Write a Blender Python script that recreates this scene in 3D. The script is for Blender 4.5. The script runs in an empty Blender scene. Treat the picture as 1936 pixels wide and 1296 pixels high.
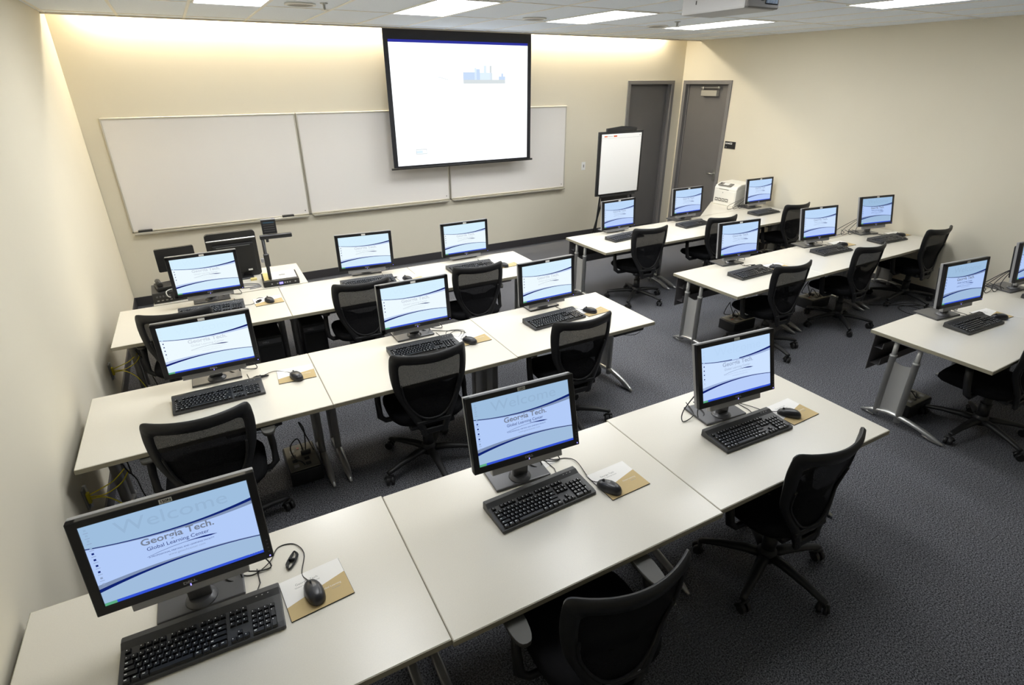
import bpy, bmesh, math, random
from mathutils import Vector, Matrix
random.seed(7)
R = math.radians
PI = math.pi
scn = bpy.context.scene
COL = scn.collection

# ------------------------------------------------------------------ camera
cam_d = bpy.data.cameras.new('camera')
cam_d.sensor_width = 36.0
cam_d.lens = 1042.8 / 1936 * 36.0
cam_d.clip_start = 0.05
cam = bpy.data.objects.new('camera', cam_d)
COL.objects.link(cam)
cam.location = (0.794, -6.975, 2.232)
def cam_rot(yaw, pitch, roll):
    y, p, r = R(yaw), R(pitch), R(roll)
    f = Vector((-math.sin(y)*math.cos(p), math.cos(y)*math.cos(p), math.sin(p)))
    rt = Vector((math.cos(y), math.sin(y), 0)); up = rt.cross(f)
    r2 = math.cos(r)*rt + math.sin(r)*up; u2 = -math.sin(r)*rt + math.cos(r)*up
    return Matrix((r2, u2, -f)).transposed().to_euler()
cam.rotation_euler = cam_rot(-29.609, -25.337, -0.17)
scn.camera = cam
# ------------------------------------------------------------------ world, exposure
w = bpy.data.worlds.new('world'); scn.world = w; w.use_nodes = True
w.node_tree.nodes['Background'].inputs[0].default_value = (0.55, 0.6, 0.7, 1)
w.node_tree.nodes['Background'].inputs[1].default_value = 0.02
scn.view_settings.view_transform = 'Standard'
scn.view_settings.look = 'None'
scn.view_settings.exposure = 0.0
scn.view_settings.gamma = 1.0
scn.view_settings.use_curve_mapping = False
cy = scn.cycles
cy.max_bounces = 8; cy.diffuse_bounces = 5; cy.glossy_bounces = 3
cy.transparent_max_bounces = 12; cy.sample_clamp_indirect = 6.0
cy.caustics_reflective = False; cy.caustics_refractive = False
TROFFER = 18.0      # emission of the front row of ceiling light diffusers
TROFFER_B = 12.5    # the next row back; same lamps, front row boosted to brighten the front wall
COVE = 95.0        # emission of the warm strip above the ceiling edge

# ------------------------------------------------------------------ materials
def nt(name):
    m = bpy.data.materials.new(name); m.use_nodes = True
    return m, m.node_tree, m.node_tree.nodes['Principled BSDF']
def mat(name, col, rough=0.6, metal=0.0, spec=0.5, bump=None, mottle=None, alpha=None):
    m, t, b = nt(name)
    b.inputs['Base Color'].default_value = (*col, 1)
    b.inputs['Roughness'].default_value = rough
    b.inputs['Metallic'].default_value = metal
    b.inputs['Specular IOR Level'].default_value = spec
    tc = t.nodes.new('ShaderNodeTexCoord')
    if bump:
        n = t.nodes.new('ShaderNodeTexNoise'); n.inputs['Scale'].default_value = bump[0]; n.inputs['Detail'].default_value = 2
        t.links.new(tc.outputs['Object'], n.inputs['Vector'])
        bp = t.nodes.new('ShaderNodeBump'); bp.inputs['Strength'].default_value = bump[1]; bp.inputs['Distance'].default_value = 0.002
        t.links.new(n.outputs['Fac'], bp.inputs['Height']); t.links.new(bp.outputs['Normal'], b.inputs['Normal'])
    if mottle:
        n = t.nodes.new('ShaderNodeTexNoise'); n.inputs['Scale'].default_value = mottle[0]; n.inputs['Detail'].default_value = 3
        t.links.new(tc.outputs['Object'], n.inputs['Vector'])
        r = t.nodes.new('ShaderNodeValToRGB'); k = mottle[1]
        r.color_ramp.elements[0].position = 0.3; r.color_ramp.elements[1].position = 0.7
        r.color_ramp.elements[0].color = (*[c*(1-k) for c in col], 1)
        r.color_ramp.elements[1].color = (*[min(1, c*(1+k)) for c in col], 1)
        t.links.new(n.outputs['Fac'], r.inputs['Fac']); t.links.new(r.outputs['Color'], b.inputs['Base Color'])
    return m
def emit(name, col, strength):
    m = bpy.data.materials.new(name); m.use_nodes = True; t = m.node_tree
    t.nodes.remove(t.nodes['Principled BSDF'])
    e = t.nodes.new('ShaderNodeEmission'); e.inputs[0].default_value = (*col, 1); e.inputs[1].default_value = strength
    t.links.new(e.outputs[0], t.nodes['Material Output'].inputs[0])
    return m
def srgb(r, g, b):
    f = lambda c: (c/255/12.92) if c/255 <= 0.04045 else ((c/255+0.055)/1.055)**2.4
    return (f(r), f(g), f(b))

M_wall = mat('painted_wall', srgb(226, 219, 200), 0.75, spec=0.25, bump=(60, 0.05), mottle=(1.2, 0.015))
M_ceil = mat('ceiling_tile', srgb(236, 243, 252), 0.9, spec=0.2, bump=(240, 0.35), mottle=(90, 0.03))
M_tbar = mat('ceiling_grid_metal', srgb(236, 234, 226), 0.5)
M_edge = mat('ceiling_edge', srgb(205, 196, 182), 0.6)
M_base = mat('black_rubber_base', srgb(58, 56, 58), 0.5)
M_frame = mat('door_frame_paint', srgb(120, 118, 118), 0.42)
M_door = mat('door_leaf_paint', srgb(106, 104, 103), 0.5, mottle=(5, 0.03))
M_steel = mat('brushed_steel', srgb(190, 190, 186), 0.3, 0.9)
M_lam = mat('table_laminate', srgb(225, 220, 207), 0.26, spec=0.5, mottle=(260, 0.022))
M_lamedge = mat('table_edge_band', srgb(160, 154, 134), 0.5)
M_under = mat('table_underside', srgb(70, 66, 60), 0.7)
M_leg = mat('leg_grey_metal', srgb(186, 186, 184), 0.4, 0.3)
M_foot = mat('foot_cast_metal', srgb(190, 190, 188), 0.28, 0.75)
M_dkpan = mat('modesty_panel_metal', srgb(112, 110, 112), 0.45, 0.3)
M_black = mat('black_plastic', srgb(34, 34, 35), 0.42)
M_blackm = mat('matte_black', srgb(24, 24, 25), 0.62)
M_fabric = mat('black_chair_fabric', srgb(17, 17, 19), 0.95, spec=0.15, bump=(900, 0.6))
M_chairfr = mat('chair_frame_plastic', srgb(25, 25, 26), 0.5, bump=(500, 0.1))
M_pad = mat('armrest_pad', srgb(74, 73, 69), 0.55)
M_kb = mat('keyboard_case', srgb(60, 60, 61), 0.45, bump=(700, 0.1))
M_key = mat('key_plastic', srgb(20, 20, 21), 0.4)
M_legend = mat('key_legend', srgb(225, 225, 225), 0.6)
M_mouse = mat('mouse_plastic', srgb(38, 38, 42), 0.3)
M_cable = mat('black_cable', srgb(26, 26, 26), 0.5)
M_ycable = mat('yellow_cable', srgb(214, 200, 40), 0.5)
M_wcable = mat('white_cable', srgb(222, 222, 218), 0.5)
M_tan = mat('mousepad_tan', srgb(200, 176, 126), 0.7, bump=(600, 0.1))
M_white = mat('white_plastic', srgb(240, 240, 238), 0.5)
M_paper = mat('paper_white', srgb(244, 242, 238), 0.7)
M_silver = mat('silver_plastic', srgb(158, 158, 160), 0.38, 0.15)
M_stand = mat('stand_base_grey', srgb(88, 88, 90), 0.28, 0.2)
M_bezel = mat('monitor_bezel', srgb(22, 22, 26), 0.35)
M_label = mat('label_white', srgb(232, 232, 228), 0.6)
M_ink = mat('ink_black', srgb(20, 20, 20), 0.7)
M_grey = mat('ink_grey', srgb(150, 150, 146), 0.7)
M_wb = mat('whiteboard_enamel', srgb(240, 236, 231), 0.22, spec=0.5)
M_alu = mat('aluminium_trim', srgb(206, 202, 190), 0.35, 0.5)
M_orange = mat('ink_orange', srgb(214, 96, 40), 0.7)
M_proj = mat('projector_white', srgb(190, 190, 190), 0.5)
M_prjgrill = mat('projector_grille', srgb(120, 118, 116), 0.5)
M_printer = mat('printer_white', srgb(236, 234, 226), 0.45)
M_prtgrey = mat('printer_grey', srgb(120, 118, 112), 0.5)
M_yellow = mat('note_yellow', srgb(226, 210, 140), 0.7)
M_bluemk = mat('marker_blue', srgb(60, 60, 180), 0.5)
M_outlet = mat('outlet_grey', srgb(112, 108, 96), 0.6)
M_red = mat('switch_red', srgb(140, 60, 50), 0.5)
M_scrblk = mat('screen_border_black', srgb(24, 24, 30), 0.6)
M_troffer = emit('troffer_light', (0.97, 0.985, 1.0), TROFFER)
M_troffer_b = emit('troffer_light_dimmed', (0.97, 0.985, 1.0), TROFFER_B)  # same fixture as the front row, emission set lower
M_cove = emit('cove_light', (1.0, 0.90, 0.72), COVE)
M_led = emit('blue_led', (0.25, 0.22, 1.0), 2.5)

# carpet: dark loop pile with lighter specks
m, t, b = nt('carpet'); M_carpet = m
tc = t.nodes.new('ShaderNodeTexCoord')
n1 = t.nodes.new('ShaderNodeTexNoise'); n1.inputs['Scale'].default_value = 150; n1.inputs['Detail'].default_value = 3; n1.inputs['Roughness'].default_value = 0.75
v1 = t.nodes.new('ShaderNodeTexVoronoi'); v1.inputs['Scale'].default_value = 260
rp = t.nodes.new('ShaderNodeValToRGB')
rp.color_ramp.elements[0].position = 0.40; rp.color_ramp.elements[0].color = (*srgb(44, 45, 48), 1)
rp.color_ramp.elements[1].position = 0.64; rp.color_ramp.elements[1].color = (*srgb(158, 159, 166), 1)
mx = t.nodes.new('ShaderNodeMixRGB'); mx.blend_type = 'MULTIPLY'; mx.inputs[0].default_value = 0.5
r2 = t.nodes.new('ShaderNodeValToRGB'); r2.color_ramp.elements[0].color = (1, 1, 1, 1); r2.color_ramp.elements[1].color = (0.25, 0.25, 0.25, 1); r2.color_ramp.elements[1].position = 0.8
bp = t.nodes.new('ShaderNodeBump'); bp.inputs['Strength'].default_value = 0.5; bp.inputs['Distance'].default_value = 0.004
for n in (n1, v1): t.links.new(tc.outputs['Object'], n.inputs['Vector'])
t.links.new(n1.outputs['Fac'], rp.inputs['Fac']); t.links.new(v1.outputs['Distance'], r2.inputs['Fac'])
t.links.new(rp.outputs['Color'], mx.inputs[1]); t.links.new(r2.outputs['Color'], mx.inputs[2])
t.links.new(mx.outputs['Color'], b.inputs['Base Color']); b.inputs['Roughness'].default_value = 1.0
b.inputs['Specular IOR Level'].default_value = 0.1
t.links.new(n1.outputs['Fac'], bp.inputs['Height']); t.links.new(bp.outputs['Normal'], b.inputs['Normal'])

# see-through woven chair mesh
m, t, b = nt('chair_mesh_weave'); M_mesh = m
b.inputs['Base Color'].default_value = (*srgb(26, 26, 28), 1); b.inputs['Roughness'].default_value = 0.85; b.inputs['Specular IOR Level'].default_value = 0.15
tr = t.nodes.new('ShaderNodeBsdfTransparent'); ms = t.nodes.new('ShaderNodeMixShader')
wv = t.nodes.new('ShaderNodeTexNoise'); wv.inputs['Scale'].default_value = 500
tc = t.nodes.new('ShaderNodeTexCoord'); t.links.new(tc.outputs['Object'], wv.inputs['Vector'])
mr = t.nodes.new('ShaderNodeMapRange'); mr.inputs['From Min'].default_value = 0.3; mr.inputs['From Max'].default_value = 0.7
mr.inputs['To Min'].default_value = 0.92; mr.inputs['To Max'].default_value = 0.98
t.links.new(wv.outputs['Fac'], mr.inputs['Value']); t.links.new(mr.outputs[0], ms.inputs[0])
t.links.new(tr.outputs[0], ms.inputs[1]); t.links.new(b.outputs[0], ms.inputs[2])
t.links.new(ms.outputs[0], t.nodes['Material Output'].inputs[0])

# ------------------------------------------------------------------ geometry helper
class MB:
    def __init__(s):
        s.bm = bmesh.new(); s.mats = []
    def mi(s, m):
        if m not in s.mats: s.mats.append(m)
        return s.mats.index(m)
    def _fin(s, faces, m, smooth=False):
        i = s.mi(m)
        for f in faces:
            f.material_index = i; f.smooth = smooth
    def box(s, x0, x1, y0, y1, z0, z1, m, bev=0.0, M=None, seg=1):
        t = bmesh.new()
        vs = [t.verts.new(p) for p in ((x0,y0,z0),(x1,y0,z0),(x1,y1,z0),(x0,y1,z0),(x0,y0,z1),(x1,y0,z1),(x1,y1,z1),(x0,y1,z1))]
        for q in ((3,2,1,0),(4,5,6,7),(0,1,5,4),(1,2,6,5),(2,3,7,6),(3,0,4,7)): t.faces.new([vs[k] for k in q])
        if bev: bmesh.ops.bevel(t, geom=list(t.edges), offset=bev, segments=seg, profile=0.6, affect='EDGES')
        s.merge(t, m, M, smooth=False); return s
    def merge(s, t, m, M=None, smooth=None):
        mp = {}
        for v in t.verts: mp[v] = s.bm.verts.new(M @ v.co if M else v.co)
        fs = []
        for f in t.faces:
            try: nf = s.bm.faces.new([mp[v] for v in f.verts])
            except ValueError: continue
            nf.smooth = f.smooth if smooth is None else smooth
            fs.append(nf)
        i = s.mi(m)
        for f in fs: f.material_index = i
        t.free()
    def prism(s, pts, z0, z1, m, M=None, smooth=False):
        """polygon in xy extruded along z"""
        t = bmesh.new()
        a = [t.verts.new((x, y, z0)) for x, y in pts]; b2 = [t.verts.new((x, y, z1)) for x, y in pts]
        t.faces.new(list(reversed(a))); t.faces.new(b2)
        n = len(pts)
        for k in range(n):
            f = t.faces.new((a[k], a[(k+1) % n], b2[(k+1) % n], b2[k])); f.smooth = smooth
        s.merge(t, m, M); return s
    def tube(s, path, r, m, n=8, cap=True, smooth=True, flat=1.0):
        path = [Vector(p) for p in path]; rs = r if isinstance(r, (list, tuple)) else [r]*len(path)
        rings = []; up = Vector((0, 0, 1)); i = s.mi(m)
        for k, p in enumerate(path):
            d = (path[min(k+1, len(path)-1)] - path[max(k-1, 0)]).normalized()
            a = d.cross(up)
            if a.length < 1e-3: a = d.cross(Vector((0, 1, 0)))
            a.normalize(); b2 = d.cross(a).normalized()
            if rings and a.dot(la) < 0: a, b2 = -a, -b2
            la = a
            rings.append([s.bm.verts.new(p + rs[k]*(math.cos(2*PI*j/n)*a + flat*math.sin(2*PI*j/n)*b2)) for j in range(n)])
        for k in range(len(rings)-1):
            for j in range(n):
                f = s.bm.faces.new((rings[k][j], rings[k][(j+1) % n], rings[k+1][(j+1) % n], rings[k+1][j])); f.smooth = smooth; f.material_index = i
        if cap:
            for rg in (rings[0], rings[-1]):
                f = s.bm.faces.new(rg); f.material_index = i
        return s
    def cyl(s, p0, p1, r, m, n=16, r1=None):
        return s.tube([p0, p1], [r, r if r1 is None else r1], m, n)
    def lathe(s, prof, m, n=20, M=None):
        t = bmesh.new(); rings = []
        for r, z in prof: rings.append([t.verts.new((r*math.cos(2*PI*j/n), r*math.sin(2*PI*j/n), z)) for j in range(n)])
        for k in range(len(rings)-1):
            for j in range(n):
                f = t.faces.new((rings[k][j], rings[k][(j+1) % n], rings[k+1][(j+1) % n], rings[k+1][j])); f.smooth = True
        t.faces.new(list(reversed(rings[0]))); t.faces.new(rings[-1])
        s.merge(t, m, M); return s
    def grid(s, P, m, smooth=True, close=False):
        """P[i][j] points"""
        i = s.mi(m); V = [[s.bm.verts.new(p) for p in row] for row in P]
        for a in range(len(V)-1):
            for b2 in range(len(V[0])-1):
                f = s.bm.faces.new((V[a][b2], V[a][b2+1], V[a+1][b2+1], V[a+1][b2])); f.smooth = smooth; f.material_index = i
        return s
    def quad(s, pts, m):
        f = s.bm.faces.new([s.bm.verts.new(p) for p in pts]); f.material_index = s.mi(m); return s
    def mesh(s, name):
        bmesh.ops.recalc_face_normals(s.bm, faces=list(s.bm.faces))
        me = bpy.data.meshes.new(name); s.bm.to_mesh(me); s.bm.free()
        for mm in s.mats: me.materials.append(mm)
        return me
    def build(s, name, parent=None, label=None, loc=None, rot=None):
        o = bpy.data.objects.new(name, s.mesh(name)); COL.objects.link(o)
        if parent is not None: o.parent = parent
        if label: o['label'] = label
        if loc is not None: o.location = loc
        if rot is not None: o.rotation_euler = rot
        return o
    def text(s, string, m, M, size=1.0, sx=1.0, bold=0.0, align='CENTER'):
        cu = bpy.data.curves.new('tmp', 'FONT'); cu.body = string; cu.size = size; cu.align_x = align; cu.align_y = 'CENTER'
        cu.offset = bold; cu.resolution_u = 3
        ob = bpy.data.objects.new('tmp', cu); COL.objects.link(ob)
        dg = bpy.context.evaluated_depsgraph_get()
        me = bpy.data.meshes.new_from_object(ob.evaluated_get(dg))
        t = bmesh.new(); t.from_mesh(me)
        s.merge(t, m, M @ Matrix.Diagonal((sx, 1, 1, 1)), smooth=False)
        bpy.data.objects.remove(ob); bpy.data.curves.remove(cu); bpy.data.meshes.remove(me)
        return s

def thing(name, label, cat, loc=(0, 0, 0), rz=0.0, group=None):
    o = bpy.data.objects.new(name, None); COL.objects.link(o); o.empty_display_size = 0.1
    o.location = loc; o.rotation_euler = (0, 0, rz); o['label'] = label; o['category'] = cat
    if group: o['group'] = group
    return o
def tag(o, label, cat, group=None):
    o['label'] = label; o['category'] = cat
    if group: o['group'] = group
    return o
def struct(o):
    o['kind'] = 'structure'; return o
def kids(o): return [c for c in bpy.data.objects if c.parent == o]
def tree(o): return (o, [tree(c) for c in kids(o)])
def dup(tr_, loc, rz, label, parent=None):
    o, ch = tr_
    c = o.copy(); COL.objects.link(c); c.parent = parent
    if parent is None:
        c.location = loc; c.rotation_euler = (0, 0, rz); c['label'] = label
    for k in ch: dup(k, None, None, None, c)
    return c
def find(o, name):
    for c in kids(o):
        if c.name.split('.')[0] == name: return c
        f = find(c, name)
        if f: return f

H = 0.642           # table top height
W = 7.842           # room width
CZ = 2.778          # ceiling
YC = -0.278         # ceiling edge by the front wall
YB = -9.6           # back of the room

# ------------------------------------------------------------------ room shell
struct(MB().box(-0.1, W+0.1, YB-0.1, 0.25, -0.06, 0, M_carpet).build('floor'))
struct(MB().box(-0.12, 0, YB, 0.12, 0, 3.1, M_wall).build('wall_left'))
b = MB()
D1a, D1b, D2a, D2b, DH = 6.785, 7.626, -0.082, -0.928, 2.195
b.box(0, D1a, 0, 0.14, 0, 3.1, M_wall); b.box(D1b, W, 0, 0.14, 0, 3.1, M_wall); b.box(D1a, D1b, 0, 0.14, DH, 3.1, M_wall)
struct(b.build('wall_front'))
b = MB()
b.box(W, W+0.14, D2a, 0.14, 0, 3.1, M_wall); b.box(W, W+0.14, YB, D2b, 0, 3.1, M_wall); b.box(W, W+0.14, D2b, D2a, DH, 3.1, M_wall)
struct(b.build('wall_right'))
struct(MB().box(-0.12, W+0.14, YB-0.12, YB, 0, 3.1, M_wall).build('wall_back'))
struct(MB().box(0, W, YB, YC, CZ, CZ+0.02, M_ceil).build('ceiling'))
struct(MB().box(0, W, YC, 0.0, 3.02, 3.04, M_wall).box(0, W, YC-0.02, YC, CZ+0.021, 3.02, M_wall).build('trim_1'))
# suspended grid
b = MB(); X0, DX, Y0g, DY = 1.079, 0.526, -1.6, 1.14
xs = [X0 + DX*k for k in range(-2, 13)]; ys = [Y0g - DY*k for k in range(-1, 8)]
for x in xs:
    if 0 < x < W: b.box(x-0.011, x+0.011, YB, YC, CZ-0.004, CZ, M_tbar)
for y in ys:
    if YB < y < YC: b.box(0, W, y-0.011, y+0.011, CZ-0.0035, CZ, M_tbar)
struct(b.build('trim_2'))
struct(MB().box(0, W, YC-0.004, YC+0.006, CZ-0.014, CZ+0.024, M_edge).build('trim_3'))
for nm, a in (('baseboard_front', (0, D1a-0.05, -0.012, 0)), ('baseboard_left', (0, 0.012, YB, -0.012)), ('baseboard_right', (W-0.012, W, YB, D2b-0.05))):
    struct(MB().box(*a, 0, 0.1, M_base, 0.002).build(nm))

# doors -------------------------------------------------------------
def door(name, M, w, closer=False):
    """local: x along the wall (0..w), y into the wall, z up; origin at floor, room side"""
    r = bpy.data.objects.new(name, None); COL.objects.link(r); struct(r); r.matrix_world = M
    f = MB()
    f.box(-0.045, 0.012, -0.015, 0.13, 0, DH, M_frame, 0.003); f.box(w-0.012, w+0.045, -0.015, 0.13, 0, DH, M_frame, 0.003)
    f.box(-0.045, w+0.045, -0.015, 0.13, DH-0.008, DH+0.045, M_frame, 0.003)
    f.box(0.012, 0.027, 0.045, 0.06, 0, DH-0.01, M_frame); f.box(w-0.027, w-0.012, 0.045, 0.06, 0, DH-0.01, M_frame)
    f.build('door_frame', r)
    dy = 0.062 if closer else 0.1
    MB().box(0.013, w-0.013, dy, dy+0.045, 0.01, DH-0.01, M_door, 0.002).build('door_leaf', r)
    if closer:
        h = MB(); h.cyl((w-0.10, dy, 0.93), (w-0.10, dy-0.012, 0.93), 0.027, M_steel); h.cyl((w-0.10, dy-0.05, 0.93), (w-0.10, dy, 0.93), 0.009, M_steel)
        h.tube([(w-0.10, dy-0.048, 0.93), (w-0.16, dy-0.05, 0.93), (w-0.215, dy-0.046, 0.927)], 0.009, M_steel)
        h.box(w-0.125, w-0.075, dy-0.006, dy, 0.82, 0.99, M_steel, 0.002); h.build('door_handle', r)
        c = MB(); c.box(0.32, 0.62, dy-0.06, dy, DH-0.17, DH-0.09, M_alu, 0.004); c.box(0.30, 0.66, dy-0.05, dy-0.035, DH-0.062, DH-0.045, M_steel)
        c.cyl((0.34, dy-0.04, DH-0.09), (0.34, dy-0.04, DH-0.04), 0.012, M_steel)
        c.cyl((0.64, dy-0.04, DH-0.075), (0.64, dy-0.04, DH-0.03), 0.012, M_steel); c.build('door_closer', r)
    return r
door('door_1', Matrix.Translation((D1a, 0, 0)), D1b-D1a)
door('door_2', Matrix.Translation((W, D2a, 0)) @ Matrix.Rotation(-PI/2, 4, 'Z'), D2a-D2b, True)

# ceiling lights ------------------------------------------------------
tmpl = None
names = [('1', 'left'), ('2', 'second from the left'), ('3', 'third from the left'), ('4', 'right')]
def troffer(x, y, label, em=None):
    t_ = thing('ceiling_light', label, 'ceiling light', (x, y, CZ-0.004), 0, 'recessed ceiling troffers')
    f = MB(); a, l = DX-0.03, DY-0.03
    for q in ((0, a, 0, 0.014), (0, a, l-0.014, l), (0, 0.014, 0.014, l-0.014), (a-0.014, a, 0.014, l-0.014)):
        f.box(q[0], q[1], q[2]-l, q[3]-l, -0.006, 0.003, M_tbar)
    f.build('light_frame', t_)
    d = MB(); d.box(0.014, a-0.014, -l+0.014, -0.014, -0.003, 0.001, em or M_troffer); d.build('diffuser', t_)
    return t_
cols = {0: 1.079+0.015, 1: 2.64+0.0, 2: 4.22, 3: 5.80}
txt = {0: 'at the top left, above the left whiteboard', 1: 'just left of the projection screen top', 2: 'just right of the projection screen top', 3: 'beside the projector, nearest the doors'}
for k in range(4):
    T = troffer(cols[k], -1.615, 'white recessed fluorescent ceiling light ' + txt[k])
T = troffer(5.62, -3.86, 'white recessed fluorescent ceiling light at the top right, above the right wall', M_troffer_b)
tro = tree(T)
for (x, y, l_) in [(cols[0], -3.895, 'above the left wall end of the tables'), (2.66, -3.895, 'above the middle left-side row'), (4.24, -3.895, 'above the centre aisle')]:
    T2 = dup(tro, (x, y, CZ-0.004), 0, 'white recessed fluorescent ceiling light out of frame ' + l_)
# cove strip
t_ = thing('cove_light', 'warm strip light hidden above the ceiling edge at the front wall', 'strip light', (0, 0, 0))
MB().box(0.18, W-0.46, -0.095, -0.020, 2.895, 2.93, M_white).build('fixture_body', t_)
MB().box(0.22, W-0.50, -0.080, -0.035, 2.88, 2.895, M_cove).build('lamp_tube', t_)
# speakers, sprinkler
for k, (x, y, s) in enumerate([(1.83, -1.87, 'above the left whiteboard'), (3.99, -1.80, 'beside the projection screen'), (5.60, -1.75, 'nearest the doors')]):
    t_ = thing('ceiling_speaker', 'round grey ceiling speaker ' + s, 'speaker', (x, y, CZ), 0, 'round ceiling speakers')
    MB().lathe([(0.115, -0.001), (0.118, -0.010), (0.10, -0.014), (0.098, -0.006)], M_tbar, 32).build('trim_ring', t_)
    MB().lathe([(0.097, -0.004), (0.097, -0.009), (0.03, -0.010)], M_prtgrey, 32).build('grille', t_)
t_ = thing('sprinkler_head', 'small metal sprinkler head hanging from the ceiling near the projector', 'sprinkler', (5.45, -2.2, CZ))
MB().lathe([(0.03, -0.001), (0.03, -0.006), (0.012, -0.01), (0.01, -0.04), (0.004, -0.045)], M_steel, 16).lathe([(0.028, -0.048), (0.028, -0.051)], M_steel, 16).build('sprinkler_body', t_)
t_ = thing('sprinkler_head', 'small metal sprinkler head on the ceiling left of the projection screen', 'sprinkler', (1.98, -2.0, CZ))
MB().lathe([(0.03, -0.001), (0.03, -0.006), (0.012, -0.01), (0.01, -0.04), (0.004, -0.045)], M_steel, 16).lathe([(0.028, -0.048), (0.028, -0.051)], M_steel, 16).build('sprinkler_body', t_)

# projector --------------------------------------------------------
t_ = thing('projector', 'white video projector mounted under the ceiling, grille end towards the camera', 'projector', (3.70, -4.52, 2.60), R(0))
b = MB(); b.box(0, 0.27, 0.02, 0.50, 0.0, 0.13, M_proj, 0.012, seg=2); b.build('projector_body', t_)
b = MB(); b.box(0.004, 0.266, 0.0, 0.03, 0.004, 0.126, M_prjgrill, 0.006); b.build('rear_panel', t_)
b = MB()
for k in range(9): b.box(0.15+k*0.011, 0.156+k*0.011, -0.004, 0.004, 0.03, 0.11, mat('grille_blue_grey', srgb(150, 175, 205), 0.3) if k == 0 else b.mats[0])
b.box(0.143, 0.252, 0.0, 0.002, 0.025, 0.115, M_blackm); b.build('exhaust_grille', t_)
b = MB()
for (x0, x1, z0, z1) in ((0.02, 0.06, 0.05, 0.075), (0.07, 0.10, 0.05, 0.075), (0.02, 0.05, 0.085, 0.10), (0.11, 0.13, 0.04, 0.09)):
    b.box(x0, x1, -0.003, 0.004, z0, z1, M_blackm)
b.build('connector_ports', t_)
b = MB()
for (y0, y1, z0, z1) in ((0.30, 0.306, 0.08, 0.10), (0.24, 0.27, 0.10, 0.104), (0.38, 0.386, 0.05, 0.07), (0.12, 0.126, 0.08, 0.1)):
    b.box(-0.002, 0.001, y0, y1, z0, z1, M_blackm)
b.build('side_marks', t_)
b = MB(); b.cyl((0.135, 0.50, 0.065), (0.135, 0.53, 0.065), 0.04, M_black, 24); b.build('lens', t_)
b = MB(); b.cyl((0.135, 0.25, 0.13), (0.135, 0.25, 0.178), 0.03, M_white, 20); b.lathe([(0.08, 0.168), (0.08, 0.177)], M_white, 24, Matrix.Translation((0.135, 0.25, 0))); b.build('ceiling_mount', t_)

# ------------------------------------------------------------------ whiteboards, projection screen
def whiteboard(x0, x1, label):
    z0, z1 = 0.80, 1.922
    t_ = thing('whiteboard', label, 'whiteboard', (x0, 0, z0), 0, 'three wall whiteboards')
    w_ = x1-x0; h_ = z1-z0
    MB().box(0.012, w_-0.012, -0.014, -0.002, 0.012, h_-0.012, M_wb).build('board_panel', t_)
    f = MB(); f.box(0, 0.014, -0.022, 0, 0, h_, M_alu, 0.002); f.box(w_-0.014, w_, -0.022, 0, 0, h_, M_alu, 0.002)
    f.box(0, w_, -0.024, 0, h_-0.018, h_, M_alu, 0.002); f.box(0, w_, -0.022, 0, 0, 0.016, M_alu, 0.002); f.build('board_frame', t_)
    tr_ = MB(); tr_.box(0.02, w_-0.02, -0.072, 0.0, -0.014, -0.006, M_alu, 0.002); tr_.box(0.02, w_-0.02, -0.076, -0.068, -0.016, 0.004, M_alu, 0.002); tr_.build('marker_tray', t_)
    MB().cyl((w_-0.05, -0.013, 0.05), (w_-0.05, -0.018, 0.05), 0.006, M_black, 10).build('board_screw', t_)
whiteboard(0.165, 1.975, 'blank white dry-erase board farthest left on the front wall')
whiteboard(1.985, 3.80, 'blank white dry-erase board in the middle, partly behind the projection screen')
whiteboard(3.81, 5.65, 'blank white dry-erase board at the right, nearest the flip chart')
def eraser(x, label):
    t_ = thing('board_eraser', label, 'eraser', (x, -0.045, 0.7945), 0, 'whiteboard erasers')
    MB().box(-0.065, 0.065, -0.02, 0.02, 0, 0.014, M_grey, 0.002).build('felt_pad', t_)
    MB().box(-0.065, 0.065, -0.02, 0.02, 0.014, 0.034, M_black, 0.004).build('grip', t_)
eraser(0.285, 'black felt eraser at the left end of the left whiteboard tray')
eraser(1.72, 'black felt eraser at the right end of the left whiteboard tray')
for x, c, l in ((1.495, M_bluemk, 'blue whiteboard marker lying on the left whiteboard tray'), (1.60, M_white, 'white whiteboard marker lying on the tray beside the right eraser')):
    t_ = thing('board_marker', l, 'marker', (x, -0.045, 0.8005))
    MB().cyl((-0.05, 0, 0), (0.035, 0, 0), 0.006, M_white, 10).build('marker_barrel', t_); MB().cyl((0.035, 0, 0), (0.06, 0, 0), 0.0065, c, 10).build('marker_cap', t_)

SX0, SX1, SZ0, SZ1, SY = 2.985, 4.905, 1.275, 2.80, -0.252
t_ = thing('projection_screen', 'pull-down projection screen with black border lit by a bright white slide', 'projection screen', (SX0, SY, SZ0))
sw, sh = SX1-SX0, SZ1-SZ0
MB().box(0, sw, -0.002, 0.002, 0.0, sh, M_scrblk).build('screen_fabric', t_)
E_white = emit('slide_glow_white', (0.93, 0.97, 1.0), 1.55); E_blue = emit('slide_glow_blue_edge', (0.05, 0.06, 0.55), 0.6)  # slide colours glow by themselves, standing in for the projector's light
E_pale = emit('slide_glow_pale_blue', (0.62, 0.76, 0.98), 1.0); E_pale2 = emit('slide_glow_paler_blue', (0.72, 0.84, 1.0), 1.1)
E_grey = emit('slide_glow_grey', (0.72, 0.78, 0.80), 1.0)
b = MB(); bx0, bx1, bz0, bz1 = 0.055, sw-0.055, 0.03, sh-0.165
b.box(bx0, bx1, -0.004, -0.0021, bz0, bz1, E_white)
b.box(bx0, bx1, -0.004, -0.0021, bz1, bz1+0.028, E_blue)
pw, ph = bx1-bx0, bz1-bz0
def U(u, v): return bx0+u*pw, bz0+v*ph
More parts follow.
